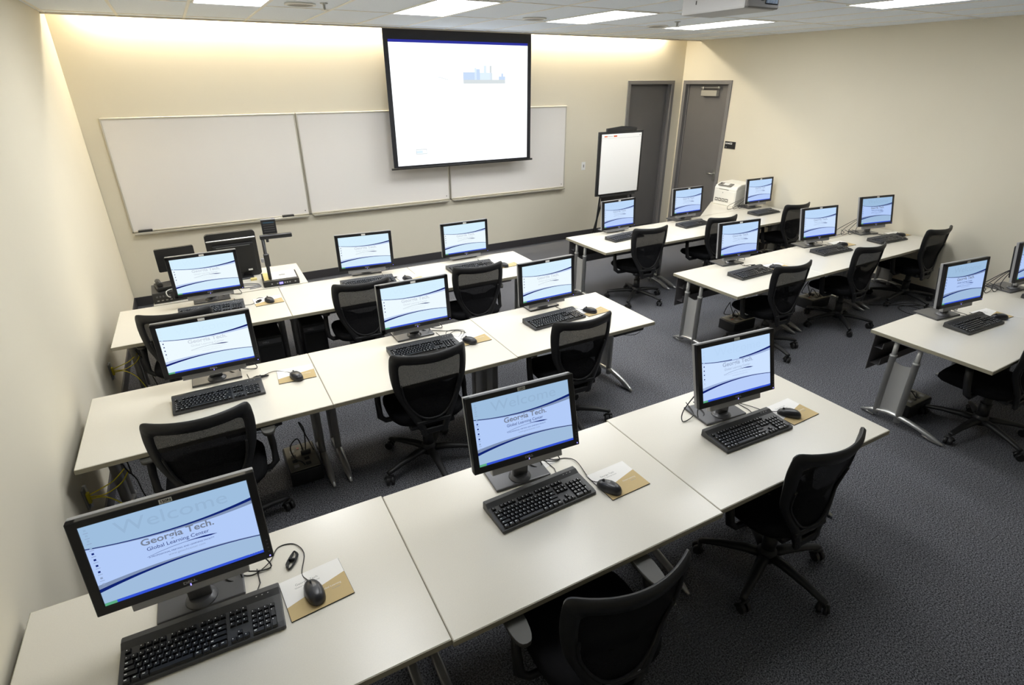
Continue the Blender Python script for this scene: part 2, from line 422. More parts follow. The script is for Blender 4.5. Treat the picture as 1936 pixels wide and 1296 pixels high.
def pr(u0, v0, u1, v1, m, y=-0.0045):
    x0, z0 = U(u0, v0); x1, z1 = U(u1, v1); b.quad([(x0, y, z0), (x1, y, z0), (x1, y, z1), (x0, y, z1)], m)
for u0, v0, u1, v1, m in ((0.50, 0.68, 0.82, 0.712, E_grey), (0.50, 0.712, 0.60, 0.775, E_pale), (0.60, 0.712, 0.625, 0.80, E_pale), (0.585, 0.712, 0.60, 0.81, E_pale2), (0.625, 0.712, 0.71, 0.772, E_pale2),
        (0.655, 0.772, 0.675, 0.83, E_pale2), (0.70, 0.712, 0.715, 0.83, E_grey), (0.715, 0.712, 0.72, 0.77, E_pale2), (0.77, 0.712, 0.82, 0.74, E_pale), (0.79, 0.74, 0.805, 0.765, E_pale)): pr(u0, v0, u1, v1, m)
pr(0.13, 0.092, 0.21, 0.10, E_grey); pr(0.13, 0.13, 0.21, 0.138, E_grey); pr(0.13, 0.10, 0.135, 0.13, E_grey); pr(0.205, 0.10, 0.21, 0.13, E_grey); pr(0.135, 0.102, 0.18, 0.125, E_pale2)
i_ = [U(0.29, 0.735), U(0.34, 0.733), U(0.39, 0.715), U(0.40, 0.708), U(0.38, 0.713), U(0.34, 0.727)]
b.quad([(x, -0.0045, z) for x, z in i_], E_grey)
b.build('glowing_slide', t_)
MB().cyl((-0.03, 0, 0.0), (sw+0.03, 0, 0.0), 0.013, M_black, 12).build('weight_bar', t_)

# light switch, room sign
t_ = thing('light_switch', 'small white light switch on the front wall beside the right whiteboard', 'light switch', (6.0, 0, 1.08))
MB().box(-0.035, 0.035, -0.006, 0, -0.057, 0.057, M_white, 0.002).build('switch_plate', t_); MB().box(-0.006, 0.006, -0.012, -0.006, -0.02, 0.02, M_grey).build('toggle', t_)
t_ = thing('room_sign', 'small black room number sign on the right wall beside the door', 'sign', (W, -1.10, 1.375), -PI/2)
MB().box(-0.095, 0.095, -0.008, 0, -0.05, 0.05, M_black, 0.001).build('sign_plate', t_)
b = MB(); RX = Matrix.Rotation(PI/2, 4, 'X')
b.text('ROOM', M_white, Matrix.Translation((-0.048, -0.0088, 0.02)) @ RX, 0.024, bold=0.001)
b.text('153', M_white, Matrix.Translation((0.012, -0.0088, 0.022)) @ RX, 0.036, bold=0.001)
b.box(-0.072, -0.055, -0.0088, -0.008, -0.036, -0.024, M_grey); b.build('sign_lettering', t_)

# ------------------------------------------------------------------ tables
ROW = {'1': (0.016, -5.839, -1.047, 1.192, 0.762), '2': (0.060, -4.242, -0.543, 1.160, 0.718), '3': (0.108, -2.799, -0.957, 1.149, 0.7266),
       'A': (4.351, -2.671, 0.093, 1.139, 0.714), 'B': (4.477, -4.218, 0.5, 1.163, 0.714), 'C': (4.762, -5.865, -0.174, 1.161, 0.731)}
PH = {'1': 'nearest left-side row', '2': 'middle left-side row', '3': 'far left-side row', 'A': 'far right-side row', 'B': 'middle right-side row', 'C': 'nearest right-side row'}
POSL = {0: 'wall end', 1: 'middle', 2: 'aisle end'}; POSR = {0: 'aisle end', 1: 'middle', 2: 'wall end'}
def where(k):
    r, i = k[0], int(k[1])-1
    p = (POSL if r in '123' else POSR)[i]
    return ('in the middle of the ' if p == 'middle' else 'at the %s of the ' % p) + PH[r]
def leg_parts(root, x, y0, side):
    lg = MB()
    ya, yb = y0+0.415, y0+0.565
    for y in (ya, yb):
        lg.cyl((x, y, 0.44), (x, y, 0.606), 0.0155, M_leg); lg.lathe([(0.021, 0.03), (0.021, 0.485), (0.023, 0.486), (0.023, 0.500), (0.016, 0.502)], M_leg, 16, Matrix.Translation((x, y, 0)))
    lg.box(x-0.03, x+0.03, ya-0.06, yb+0.03, 0.600, 0.613, M_leg, 0.003)
    o = lg.build('leg', root)
    pn = MB(); N = 10
    P = [[(x - side*0.012*math.sin(PI*j/N), ya+0.014+(yb-ya-0.028)*j/N, z + (0.018*(math.sin(PI*j/N)) * (-1 if z > 0.3 else -0.4))) for j in range(N+1)] for z in (0.055, 0.46)]
    pn.grid(P, M_leg); P2 = [[(px + side*0.006, py, pz) for px, py, pz in row] for row in P]; pn.grid(P2, M_leg)
    pn.build('leg_panel', o)
    ft = MB(); path = []; rr = []
    L0, L1 = y0+0.112, y0+0.665
    for j in range(17):
        s = j/16; y = L0+(L1-L0)*s
        pk = 0.62
        z = 0.012 + 0.062*(math.sin(PI*0.5*s/pk) if s < pk else math.cos(PI*0.5*(s-pk)/(1-pk)))
        path.append((x, y, z)); rr.append(0.008+0.013*min(1, math.sin(PI*min(max(s, 0.0), 1.0))*2.2))
    ft.tube(path, rr, M_foot, 12, flat=0.8)
    for (ya_, yb_) in ((L0+0.015, L0+0.13), (L1-0.09, L1-0.01)):
        ft.tube([(x, ya_, 0.0075), (x, (ya_+yb_)/2, 0.014), (x, yb_, 0.022)], [0.006, 0.011, 0.008], M_foot, 8)
    ft.build('foot', o)
def table(r, i, x, y, rz, w_, d, tray=0):
    L = 'off-white laminate training table with grey C-legs ' + where(r+str(i+1))
    t_ = thing('training_table', L, 'table', (x, y, 0), rz, 'off-white training tables')
    b = MB(); b.box(0, w_, 0, d, H-0.027, H, M_lam, 0.0025); tp = b.build('tabletop', t_)
    e = MB(); e.box(-0.0012, w_+0.0012, -0.0012, 0.002, H-0.0255, H-0.0025, M_lamedge); e.box(-0.0012, w_+0.0012, d-0.002, d+0.0012, H-0.0255, H-0.0025, M_lamedge)
    e.box(-0.0012, 0.0015, 0, d, H-0.0255, H-0.0025, M_lamedge); e.box(w_-0.0015, w_+0.0012, 0, d, H-0.0255, H-0.0025, M_lamedge); e.build('edge_band', tp)
    leg_parts(t_, 0.048, 0, -1); leg_parts(t_, w_-0.048, 0, 1)
    m = MB(); yb = d-0.022
    m.box(0.035, w_-0.035, yb, yb+0.003, 0.325, 0.60, M_dkpan); m.box(0.035, w_-0.035, yb-0.035, yb, 0.597, 0.60, M_dkpan)
    m.box(0.06, w_-0.06, yb-0.055, yb, 0.50, 0.503, M_dkpan); m.box(0.06, w_-0.06, yb-0.058, yb-0.055, 0.50, 0.545, M_dkpan)
    m.box(0.06, w_-0.06, yb-0.065, yb, 0.375, 0.378, M_dkpan); m.box(0.06, w_-0.06, yb-0.068, yb-0.065, 0.375, 0.43, M_dkpan)
    m.box(0.035, 0.09, yb-0.03, yb+0.002, 0.598, 0.6135, M_dkpan); m.box(w_-0.09, w_-0.035, yb-0.03, yb+0.002, 0.598, 0.6135, M_dkpan)
    m.build('modesty_panel', t_)
    if tray:
        c = MB(); x0 = tray; c.box(x0, x0+0.27, 0.015, 0.2, H-0.055, H-0.0275, M_black, 0.004); c.build('pencil_drawer', t_)
        k = MB(); pts = [(x0+0.05+0.2*s, 0.03+0.02*math.sin(s*6), H-0.057-0.018*math.sin(PI*s)) for s in [j/10 for j in range(11)]]
        k.tube(pts, 0.0022, M_cable, 6); k.build('loose_cable', t_)
    return t_
for r, (x, y, rot, w_, d) in ROW.items():
    n = 2 if r == 'C' else 3; a = R(rot); X = x
    for i in range(n):
        ww = w_
        if r == 'B' and i == 2: ww = 1.02
        off = -0.010 if (r == '1' and i == 1) else (0.004 if (r == '1' and i == 2) else (0.008 if (r == '2' and i == 2) else 0))
        table(r, i, X - off*math.sin(a), y+(X-x)*math.tan(a)+off, a, ww-0.004, d, tray=(0.80 if r == '2' and i == 2 else (0.62 if r == '2' and i == 0 else 0)))
        X += ww*math.cos(a)

# instructor desk and printer corner table
def desk(name, label, pts, legs, h=H):
    t_ = thing(name, label, 'table', (0, 0, 0))
    b = MB(); b.prism(pts, h-0.027, h, M_lam); o = b.build('tabletop', t_)
    for (x, y) in legs:
        MB().cyl((x, y, 0.0), (x, y, h-0.026), 0.022, M_leg).lathe([(0.034, 0), (0.034, 0.012), (0.024, 0.02)], M_foot, 16, Matrix.Translation((x, y, 0))).build('leg', t_)
    return t_
desk('instructor_desk', 'off-white instructor desk pushed against the far left row, carrying the document camera', [(0.345, -2.062), (1.515, -2.082), (1.53, -1.44), (0.345, -1.42)], [(0.42, -1.98), (1.44, -1.99), (1.45, -1.52), (0.42, -1.50)])
desk('corner_table', 'off-white corner table under the laser printer, with one diagonal edge', [(6.47, -1.947), (7.80, -1.947), (7.80, -1.34), (7.34, -1.34)], [(6.75, -1.88), (7.74, -1.88), (7.74, -1.42), (7.38, -1.45)])

# ------------------------------------------------------------------ wallpaper on the monitors
def screen_set(tag_, top, mid, bot, txtg, navy, shade, welcome, fade):
    E = {}
    for k, c in (('top', top), ('mid', mid), ('bot', bot), ('txt', txtg), ('navy', navy), ('shade', shade), ('wel', welcome), ('sub', fade)):
        E[k] = emit('wallpaper_%s_%s' % (tag_, k), srgb(*c), 1.0)
    E['task'] = emit('taskbar_' + tag_, srgb(52, 84, 214), 1.0); E['start'] = emit('start_' + tag_, srgb(92, 170, 130), 1.0)
    return E
SETS = {'deep': screen_set('deep', (158, 190, 222), (178, 203, 248), (160, 188, 220), (118, 128, 148), (14, 34, 112), (128, 146, 178), (151, 181, 212), (140, 158, 192)),  # one wallpaper in three tones, viewing-angle brightness baked into the colours
        'soft': screen_set('soft', (190, 218, 250), (205, 226, 255), (184, 206, 250), (160, 176, 205), (16, 30, 110), (160, 180, 220), (187, 215, 247), (180, 196, 228)),
        'pale': screen_set('pale', (214, 240, 255), (238, 250, 255), (212, 236, 252), (205, 214, 226), (18, 28, 110), (190, 208, 240), (212, 238, 254), (216, 226, 238))}
def make_screen_mesh(E, gap=False, near=True):
    b = MB(); w_, h_ = 0.438, 0.272
    def P(u, v, y=0.0): return ((u-0.5)*w_, y, v*h_)
    up = lambda u: 0.735 - 0.27*u*(1-u) + 0.0*u       # upper curve
    lo = lambda u: 0.215 + 0.03*u + 0.25*u*(1-u)
    N = 28; us = [k/N for k in range(N+1)]
    def band(f0, f1, m, y, u0=0, u1=1):
        for k in range(N):
            a, c = us[k], us[k+1]
            if a < u0 or c > u1: continue
            b.quad([P(a, f0(a), y), P(c, f0(c), y), P(c, f1(c), y), P(a, f1(a), y)], m)
    band(lambda u: up(u), lambda u: 1.0, E['top'], 0); band(lambda u: lo(u), lambda u: up(u), E['mid'], 0); band(lambda u: 0.034, lambda u: lo(u), E['bot'], 0)
    band(lambda u: 0.0, lambda u: 0.034, E['task'], 0); b.quad([P(0, 0, -0.0003), P(0.07, 0, -0.0003), P(0.07, 0.034, -0.0003), P(0, 0.034, -0.0003)], E['start'])
    band(lambda u: up(u)-0.010-0.038*u*u, lambda u: up(u), E['shade'], -0.0002)
    band(lambda u: lo(u), lambda u: lo(u)+0.010+0.045*(1-u)**2, E['shade'], -0.0002)
    if gap:
        band(lambda u: up(u)-0.004, lambda u: up(u)+0.006+0.028*u*u, E['navy'], -0.0004, 0, 0.43); band(lambda u: up(u)-0.004, lambda u: up(u)+0.006+0.028*u*u, E['navy'], -0.0004, 0.535, 1)
    else: band(lambda u: up(u)-0.004, lambda u: up(u)+0.006+0.028*u*u, E['navy'], -0.0004)
    band(lambda u: lo(u)-0.006-0.032*(1-u)**2, lambda u: lo(u)+0.004, E['navy'], -0.0004)
    def T(s_, u, v, size, m, sx=1.0, bold=0.0):
        b.text(s_, m, Matrix.Translation(P(u, v, -0.0006)) @ RX, size, sx, bold)
    T('Georgia Tech.', 0.515, 0.606, 0.030, E['txt'], 1.14, 0.0006)
    T('Global Learning Center', 0.505, 0.515, 0.0175, E['navy'] if near else E['txt'], 1.0, 0.0)
    T('A PROFESSIONAL MEETING AND LEARNING FACILITY', 0.515, 0.412, 0.0070, E['navy'] if near else E['sub'], 1.05)
    T('www.gatechcenter.com', 0.54, 0.372, 0.0105, E['sub'], 1.0)
    T('Welcome', 0.52, 0.86, 0.060, E['wel'], 1.25)
    # swoosh under the logo
    sw_ = [(a, v_-0.010, t2) for a, v_, t2 in [(0.305, 0.432, 0.0015), (0.38, 0.455, 0.002), (0.46, 0.470, 0.002), (0.54, 0.477, 0.002), (0.60, 0.477, 0.005), (0.66, 0.471, 0.010), (0.70, 0.466, 0.009), (0.74, 0.462, 0.001)]]
    for (a, va, ta), (c, vc, tc_) in zip(sw_, sw_[1:]): b.quad([P(a, va-ta, -0.0006), P(c, vc-tc_, -0.0006), P(c, vc+tc_, -0.0006), P(a, va+ta, -0.0006)], E['navy'])
    for k, v in enumerate((0.95, 0.885, 0.82, 0.735, 0.66, 0.585, 0.51, 0.43, 0.35, 0.27)):
        m = E['wel'] if k < 4 else E['navy'] if k < 8 else E['sub']
        b.box(-0.4755*w_+0.0, -0.4755*w_+0.006, -0.0006, -0.0003, v*h_-0.003, v*h_+0.003, m)
        b.box(-0.482*w_, -0.455*w_, -0.0005, -0.0003, v*h_-0.010, v*h_-0.0085, E['sub'])
    for k in range(5): b.box((0.42+k*0.017-0.5+0.48)*w_, (0.42+k*0.017-0.5+0.486)*w_, -0.0006, -0.0003, 0.008*1, 0.0085+0.001, E['sub'])
    return b.mesh('screen_picture')
SCR = {'deep': make_screen_mesh(SETS['deep']), 'soft': make_screen_mesh(SETS['soft'], near=False), 'softgap': make_screen_mesh(SETS['soft'], True, near=False), 'pale': make_screen_mesh(SETS['pale'], near=False)}

# ------------------------------------------------------------------ monitor
MW, MH = 0.490, 0.321
def make_monitor():
    t_ = thing('computer_monitor', '', 'monitor', (0, 0, 0), 0, 'widescreen monitors on the training tables')
    hd = bpy.data.objects.new('display_head', None)   # replaced by the bezel mesh as the tilting part
    b = MB(); h2, w2 = MH, MW/2; iw, z0, z1 = 0.219, 0.027, 0.299
    b.box(-w2, -iw, 0, 0.022, 0, h2, M_bezel, 0.002); b.box(iw, w2, 0, 0.022, 0, h2, M_bezel, 0.002)
    b.box(-w2, w2, 0, 0.022, 0, z0, M_bezel, 0.002); b.box(-w2, w2, 0, 0.022, z1, h2, M_bezel, 0.002)
    bz = b.build('bezel', t_)
    b = MB(); b.box(-w2+0.001, w2-0.001, 0.020, 0.040, 0.001, h2+0.001, M_silver, 0.004, seg=2); b.box(-w2+0.03, w2-0.03, 0.038, 0.066, 0.03, h2-0.03, M_black, 0.012, seg=2)
    b.build('rear_housing', bz)
    s_ = bpy.data.objects.new('screen_picture', SCR['pale']); COL.objects.link(s_); s_.parent = bz; s_.location = (0, 0.004, z0)
    MB().box(-0.219, 0.219, 0.005, 0.012, z0, z1, M_black).build('panel_backing', bz)
    b = MB(); b.text('DELL', M_silver, Matrix.Translation((0, -0.0006, 0.0145)) @ RX, 0.013, 1.3, 0.0005); b.build('maker_logo', bz)
    MB().box(-0.0016, 0.0016, -0.001, 0.001, 0.001, 0.008, M_led).build('power_light', bz)
    b = MB(); b.box(w2-0.013, w2-0.009, -0.001, 0.001, 0.008, 0.012, M_led)
    for k in range(4): b.box(w2-0.0135, w2-0.0085, -0.001, 0.001, 0.026+0.014*k, 0.029+0.014*k, M_stand)
    b.build('control_buttons', bz)
    MB().box(-0.017, 0.017, -0.001, 0.001, h2-0.0185, h2-0.0045, M_label).build('asset_label', bz)
    b = MB(); b.box(-0.165, 0.165, 0.016, 0.046, -0.034, 0.001, M_silver, 0.005, seg=2); b.build('speaker_bar', bz)
    return t_
PORT = None
def finish_monitor(t_, zb, tilt, shift=0.0, kind='pale', label=None, asset=None, name_it=True):
    """t_ origin: on the table below the middle of the bezel's bottom edge"""
    bz = find(t_, 'bezel'); bz.location = (0, 0, zb); bz.rotation_euler = (-tilt, 0, 0)
    find(t_, 'screen_picture').data = SCR[kind]
    al = find(t_, 'asset_label')
    if asset:
        b = MB(); b.box(-0.017, 0.017, -0.001, 0.001, MH-0.0185, MH-0.0045, M_label); b.text(asset, M_ink, Matrix.Translation((0, -0.0014, MH-0.0118)) @ RX, 0.0125, 1.0, 0.0003)
        al.data = b.mesh('asset_label')
    # stand (own mesh because every head is set at its own height)
    top = zb + 0.15
    b = MB(); b.box(-0.035, 0.035, 0.078, 0.100, 0.02, top, M_stand, 0.006, seg=2); b.box(-0.05, 0.05, 0.045+0.02*math.sin(tilt), 0.085, top-0.06, top, M_black, 0.006)
    b.build('stand_column', t_)
    b = MB(); b.box(-0.132, 0.132, 0.045, 0.225, 0.0, 0.012, M_stand, 0.004, seg=2); o = b.build('stand_base', t_)
    b = MB(); b.lathe([(0.050, 0.012), (0.049, 0.016), (0.040, 0.020), (0.036, 0.028)], M_stand, 28, Matrix.Translation((0, 0.09, 0))); b.build('swivel_collar', o)
    t_['label'] = label
    return t_
MON = {  # x, y, yaw, bottom height, tilt, wallpaper
 '11': (0.529, -5.397, -1.3, 0.160, 8.7, 'deep'), '12': (1.781, -5.383, -4.0, 0.163, 15.1, 'deep'), '13': (2.945, -5.476, -5.7, 0.152, 14.8, 'softgap'),
 '21': (0.690, -3.720, -0.5, 0.105, 2.5, 'pale'), '22': (1.919, -3.719, -0.2, 0.104, 4.9, 'pale'), '23': (2.976, -3.696, 0.6, 0.076, 4.7, 'pale'),
 '31': (0.755, -2.243, 0.3, 0.085, 1.8, 'pale'), '32': (2.023, -2.18, -6.3, 0.068, 1.9, 'pale'), '33': (3.011, -2.174, -0.2, 0.052, 3.1, 'pale'),
 'A1': (5.007, -2.080, 1.9, 0.052, 5.0, 'soft'), 'A2': (6.108, -2.061, 0.0, 0.088, 4.5, 'soft'), 'A3': (7.502, -2.010, -1.9, 0.085, 5.4, 'soft'),
 'B1': (5.132, -3.658, -5.1, 0.103, 7.4, 'soft'), 'B2': (6.371, -3.645, -7.4, 0.104, 11.3, 'soft'), 'B3': (7.396, -3.642, -10.6, 0.118, 12.2, 'deep'),
 'C1': (5.450, -5.349, -7.0, 0.123, 8.7, 'deep'), 'C2': (6.60, -5.345, -5.0, 0.118, 8.7, 'deep')}
ASSET = {'11': '150N', '12': '150O'}
proto = make_monitor(); PT = tree(proto); first = True
ALL = {}
for k, (x, y, yaw, zb, ti, kind) in MON.items():
    if not first: o = dup(PT, (0, 0, 0), 0, '')
    else: o = proto; first = False
    ALL[k] = o
for k, (x, y, yaw, zb, ti, kind) in MON.items():
    o = ALL[k]; o.location = (x, y, H+0.0003); o.rotation_euler = (0, 0, R(yaw))
    finish_monitor(o, zb, R(ti), kind=kind, label='black widescreen monitor with pale wallpaper ' + where(k) if kind == 'pale' else 'black widescreen monitor with blue wallpaper ' + where(k), asset=ASSET.get(k))

# ------------------------------------------------------------------ keyboard
def key_rows():
    """list of (group, x, y, w, h) in key units (19.05 mm) from the main block's top-left"""
    K = []
    K.append(('function', 0, 0, 1, 1))
    for g, x0 in enumerate((2, 6.5, 11)):
        for k in range(4): K.append(('function', x0+k, 0, 1, 1))
    for k in range(3): K.append(('navigation', 15.4+k, 0, 1, 1))
    y = 1.35
    for k in range(13): K.append(('letter', k, y, 1, 1))
    K.append(('letter', 13, y, 2, 1))
    K.append(('letter', 0, y+1, 1.5, 1))
    for k in range(12): K.append(('letter', 1.5+k, y+1, 1, 1))
    K.append(('letter', 13.5, y+1, 1.5, 1))
    K.append(('letter', 0, y+2, 1.75, 1))
    for k in range(11): K.append(('letter', 1.75+k, y+2, 1, 1))
    K.append(('letter', 12.75, y+2, 2.25, 1))
    K.append(('letter', 0, y+3, 2.25, 1))
    for k in range(10): K.append(('letter', 2.25+k, y+3, 1, 1))
    K.append(('letter', 12.25, y+3, 2.75, 1))
    for k in range(3): K.append(('letter', 1.25*k, y+4, 1.25, 1))
    K.append(('space', 3.75, y+4, 6.25, 1))
    for k in range(4): K.append(('letter', 10+1.25*k, y+4, 1.25, 1))
    for j in range(2):
        for k in range(3): K.append(('navigation', 15.4+k, y+j, 1, 1))
    K.append(('navigation', 16.4, y+3, 1, 1))
    for k in range(3): K.append(('navigation', 15.4+k, y+4, 1, 1))
    for k in range(4): K.append(('number', 18.8+k, y, 1, 1))
    for j in range(1, 4):
        for k in range(3): K.append(('number', 18.8+k, y+j, 1, 1))
    K.append(('number', 21.8, y+1, 1, 2)); K.append(('number', 21.8, y+3, 1, 2)); K.append(('number', 18.8, y+4, 2, 1)); K.append(('number', 20.8, y+4, 1, 1))
    return K
def make_keyboard():
    t_ = thing('keyboard', '', 'keyboard', (0, 0, 0), 0, 'black wired keyboards')
    L, Dp = 0.457, 0.170; hw = L/2
    # case profile along y: front low, back high
    prof = [(-Dp/2, 0.003), (-Dp/2+0.002, 0.014), (-Dp/2+0.022, 0.019), (Dp/2-0.042, 0.027), (Dp/2-0.02, 0.037), (Dp/2, 0.036), (Dp/2+0.001, 0.004)]
    b = MB(); t = bmesh.new(); rings = []
    for x, k in ((-hw, 0.97), (-hw+0.003, 1), (hw-0.003, 1), (hw, 0.97)):
        rings.append([t.verts.new((x, y*k, z*(k*k))) for y, z in prof])
    for a in range(3):
        for j in range(len(prof)): t.faces.new((rings[a][j], rings[a][(j+1) % len(prof)], rings[a+1][(j+1) % len(prof)], rings[a+1][j]))
    t.faces.new(rings[0]); t.faces.new(list(reversed(rings[-1])))
    b.merge(t, M_kb, smooth=False); b.build('keyboard_case', t_)
    U_ = 0.01905*0.975; ox = -hw+0.012; oy = Dp/2-0.045; slope = (0.027-0.019)/(Dp-0.064)
    zs = lambda y: 0.019 + (y+Dp/2-0.022)*slope
    groups = {}
    for g, kx, ky, kw, kh in key_rows(): groups.setdefault(g, []).append((kx, ky, kw, kh))
    nm = {'function': 'function_keys', 'letter': 'letter_keys', 'space': 'space_bar', 'navigation': 'navigation_keys', 'number': 'number_pad_keys'}
    for g, ks in groups.items():
        b = MB(); lg = MB()
        for kx, ky, kw, kh in ks:
            x0, x1 = ox+kx*U_+0.0008, ox+(kx+kw)*U_-0.0008; y1, y0 = oy-ky*U_-0.0008, oy-(ky+kh)*U_+0.0008
            zb = zs((y0+y1)/2)-0.001; c = 0.0026; t = bmesh.new()
            lo_ = [t.verts.new(p) for p in ((x0, y0, zb), (x1, y0, zb), (x1, y1, zb), (x0, y1, zb))]
            hi = [t.verts.new(p) for p in ((x0+c, y0+c*0.7, zb+0.0085), (x1-c, y0+c*0.7, zb+0.0085), (x1-c, y1-c*1.2, zb+0.0095), (x0+c, y1-c*1.2, zb+0.0095))]
            t.faces.new(hi)
            for q in range(4): t.faces.new((lo_[q], lo_[(q+1) % 4], hi[(q+1) % 4], hi[q]))
            b.merge(t, M_key, smooth=False)
            if g != 'space':
                lx, ly, lz = x0+0.0045, y1-0.0065, zb+0.0098
                lg.quad([(lx, ly-0.0034, lz-0.0002), (lx+0.0030+(0.004 if kw > 1.2 else 0), ly-0.0034, lz-0.0002), (lx+0.0030+(0.004 if kw > 1.2 else 0), ly, lz), (lx, ly, lz)], M_legend)
        o = b.build(nm[g], t_)
        if g != 'space': lg.build('key_legends', o)
    b = MB()
    for k in range(3): b.box(hw-0.075+k*0.018, hw-0.071+k*0.018, Dp/2-0.028, Dp/2-0.026, 0.034, 0.0352, M_legend)
    b.build('indicator_lights', t_)
    b = MB(); b.tube([(0.15, Dp/2, 0.02), (0.155, Dp/2+0.02, 0.006), (0.170, Dp/2+0.06, 0.003), (0.165, Dp/2+0.13, 0.003)], 0.002, M_cable, 6); b.build('cable', t_)
    return t_
KB = {'11': (0.535, -5.470, -2.2), '12': (1.787, -5.466, 1.0), '13': (2.953, -5.556, -2.5), '21': (0.687, -3.87, 0.6), '22': (1.90, -3.862, -1.5), '23': (2.912, -3.882, 2.5),
      '31': (0.740, -2.419, -1.5), '32': (1.965, -2.39, -5.0), '33': (2.935, -2.44, -1), 'A1': (4.90, -2.312, 6.0), 'A2': (6.03, -2.251, 3.5), 'A3': (7.33, -2.245, 1.0),
      'B1': (5.06, -3.88, 1.5), 'B2': (6.375, -3.80, -2.0), 'B3': (7.318, -3.84, -4.0), 'C1': (5.463, -5.46, -3), 'C2': (6.64, -5.47, -2)}
KT = None
for k, (x, y, a) in KB.items():
    lab = 'black wired keyboard ' + where(k)
    if KT is None:
        o = make_keyboard(); o.location = (x, y, H+0.0003); o.rotation_euler = (0, 0, R(a)); o['label'] = lab; KT = tree(o)
    else: dup(KT, (x, y, H+0.0003), R(a), lab)

# ------------------------------------------------------------------ mouse pads and mice
def make_pad():
    t_ = thing('mouse_pad', '', 'mouse pad', (0, 0, 0), 0, 'tan and white mouse pads')
    b = MB(); b.box(-0.105, 0.105, -0.092, 0.092, 0, 0.0035, M_black, 0.001); p = b.build('rubber_backing', t_)
    b = MB(); z = 0.0039
    b.quad([(-0.104, -0.091, z), (0.104, -0.091, z), (0.104, 0.020, z), (0.0, -0.004, z), (-0.104, -0.03, z)], M_tan)
    b.quad([(-0.104, -0.03, z), (0.0, -0.004, z), (0.104, 0.020, z), (0.104, 0.091, z), (-0.104, 0.091, z)], M_paper)
    F = Matrix.Translation((0, 0, z+0.0003))
    b.text('Georgia Tech', M_grey, F @ Matrix.Translation((-0.02, 0.05, 0)), 0.014)
    b.text('Global Learning Center', M_grey, F @ Matrix.Translation((-0.02, 0.036, 0)), 0.009)
    b.text('Global Learning', M_label, F @ Matrix.Translation((0.045, -0.02, 0)), 0.011); b.text('Center', M_grey, F @ Matrix.Translation((0.06, -0.034, 0)), 0.010)
    b.build('printed_surface', t_)
    return t_
PAD = {'11': (0.876, -5.452, 4), '12': (2.154, -5.521, 1), '13': (3.31, -5.542, 1), '21': (1.108, -3.792, -4), '22': (2.25, -3.86, 0), '23': (3.27, -3.86, 3), '31': (1.144, -2.396, 2),
       '32': (2.33, -2.45, 0), '33': (3.27, -2.50, 0), 'B1': (5.45, -3.86, -6), 'B2': (6.745, -3.68, -4), 'B3': (7.69, -3.75, -6), 'C1': (5.80, -5.43, -6)}
t0 = None
for k, (x, y, a) in PAD.items():
    lab = 'tan and white printed mouse pad ' + where(k)
    if t0 is None:
        o = make_pad(); o.location = (x, y, H+0.0003); o.rotation_euler = (0, 0, R(a)); o['label'] = lab; t0 = tree(o)
    else: dup(t0, (x, y, H+0.0003), R(a), lab)
def make_mouse():
    t_ = thing('computer_mouse', '', 'mouse', (0, 0, 0), 0, 'black wired mice')
    b = MB(); Lh, Wh, Hh = 0.058, 0.031, 0.036; N, Mn = 14, 20; P = []
    for i in range(N+1):
        ph = (PI/2)*i/N; row = []
        for j in range(Mn+1):
            th = 2*PI*j/Mn; c, s_ = math.cos(th), math.sin(th)
            sq = lambda v, e: math.copysign(abs(v)**e, v)
            rr = math.cos(ph)**0.55 if i < N else 0.0
            x = Wh*sq(c, 0.8)*rr*(1 - 0.10*(s_ > 0)*s_); y = Lh*sq(s_, 0.85)*rr
            z = 0.003 + (Hh-0.003)*(math.sin(ph)**0.8)*(1 - 0.22*max(0, y/Lh))
            row.append((x, y, z))
        P.append(row)
    b.grid(P, M_mouse); b.lathe([(0.027, 0.001), (0.029, 0.004)], M_black, 20); b.build('mouse_body', t_)
    MB().cyl((-0.003, 0.030, 0.0335), (0.003, 0.030, 0.0335), 0.006, M_stand, 14).build('scroll_wheel', t_)
    b = MB(); b.tube([(0, 0.012, 0.0362), (0, 0.03, 0.0345), (0, 0.05, 0.0245)], 0.0007, M_stand, 4); b.build('button_seam', t_)
    return t_
MOUSE = {'11': (0.866, -5.475, 8), '12': (2.08, -5.552, 22), '13': (3.263, -5.563, 35), '21': (1.10, -3.848, 15), '22': (2.205, -3.915, 25), '23': (3.23, -3.886, 28), '31': (1.15, -2.425, 15), '32': (2.29, -2.472, 20),
         '33': (3.218, -2.548, 20), 'B1': (5.39, -3.884, 40), 'B2': (6.68, -3.722, 55), 'B3': (7.625, -3.808, 50), 'C1': (5.755, -5.495, 55)}
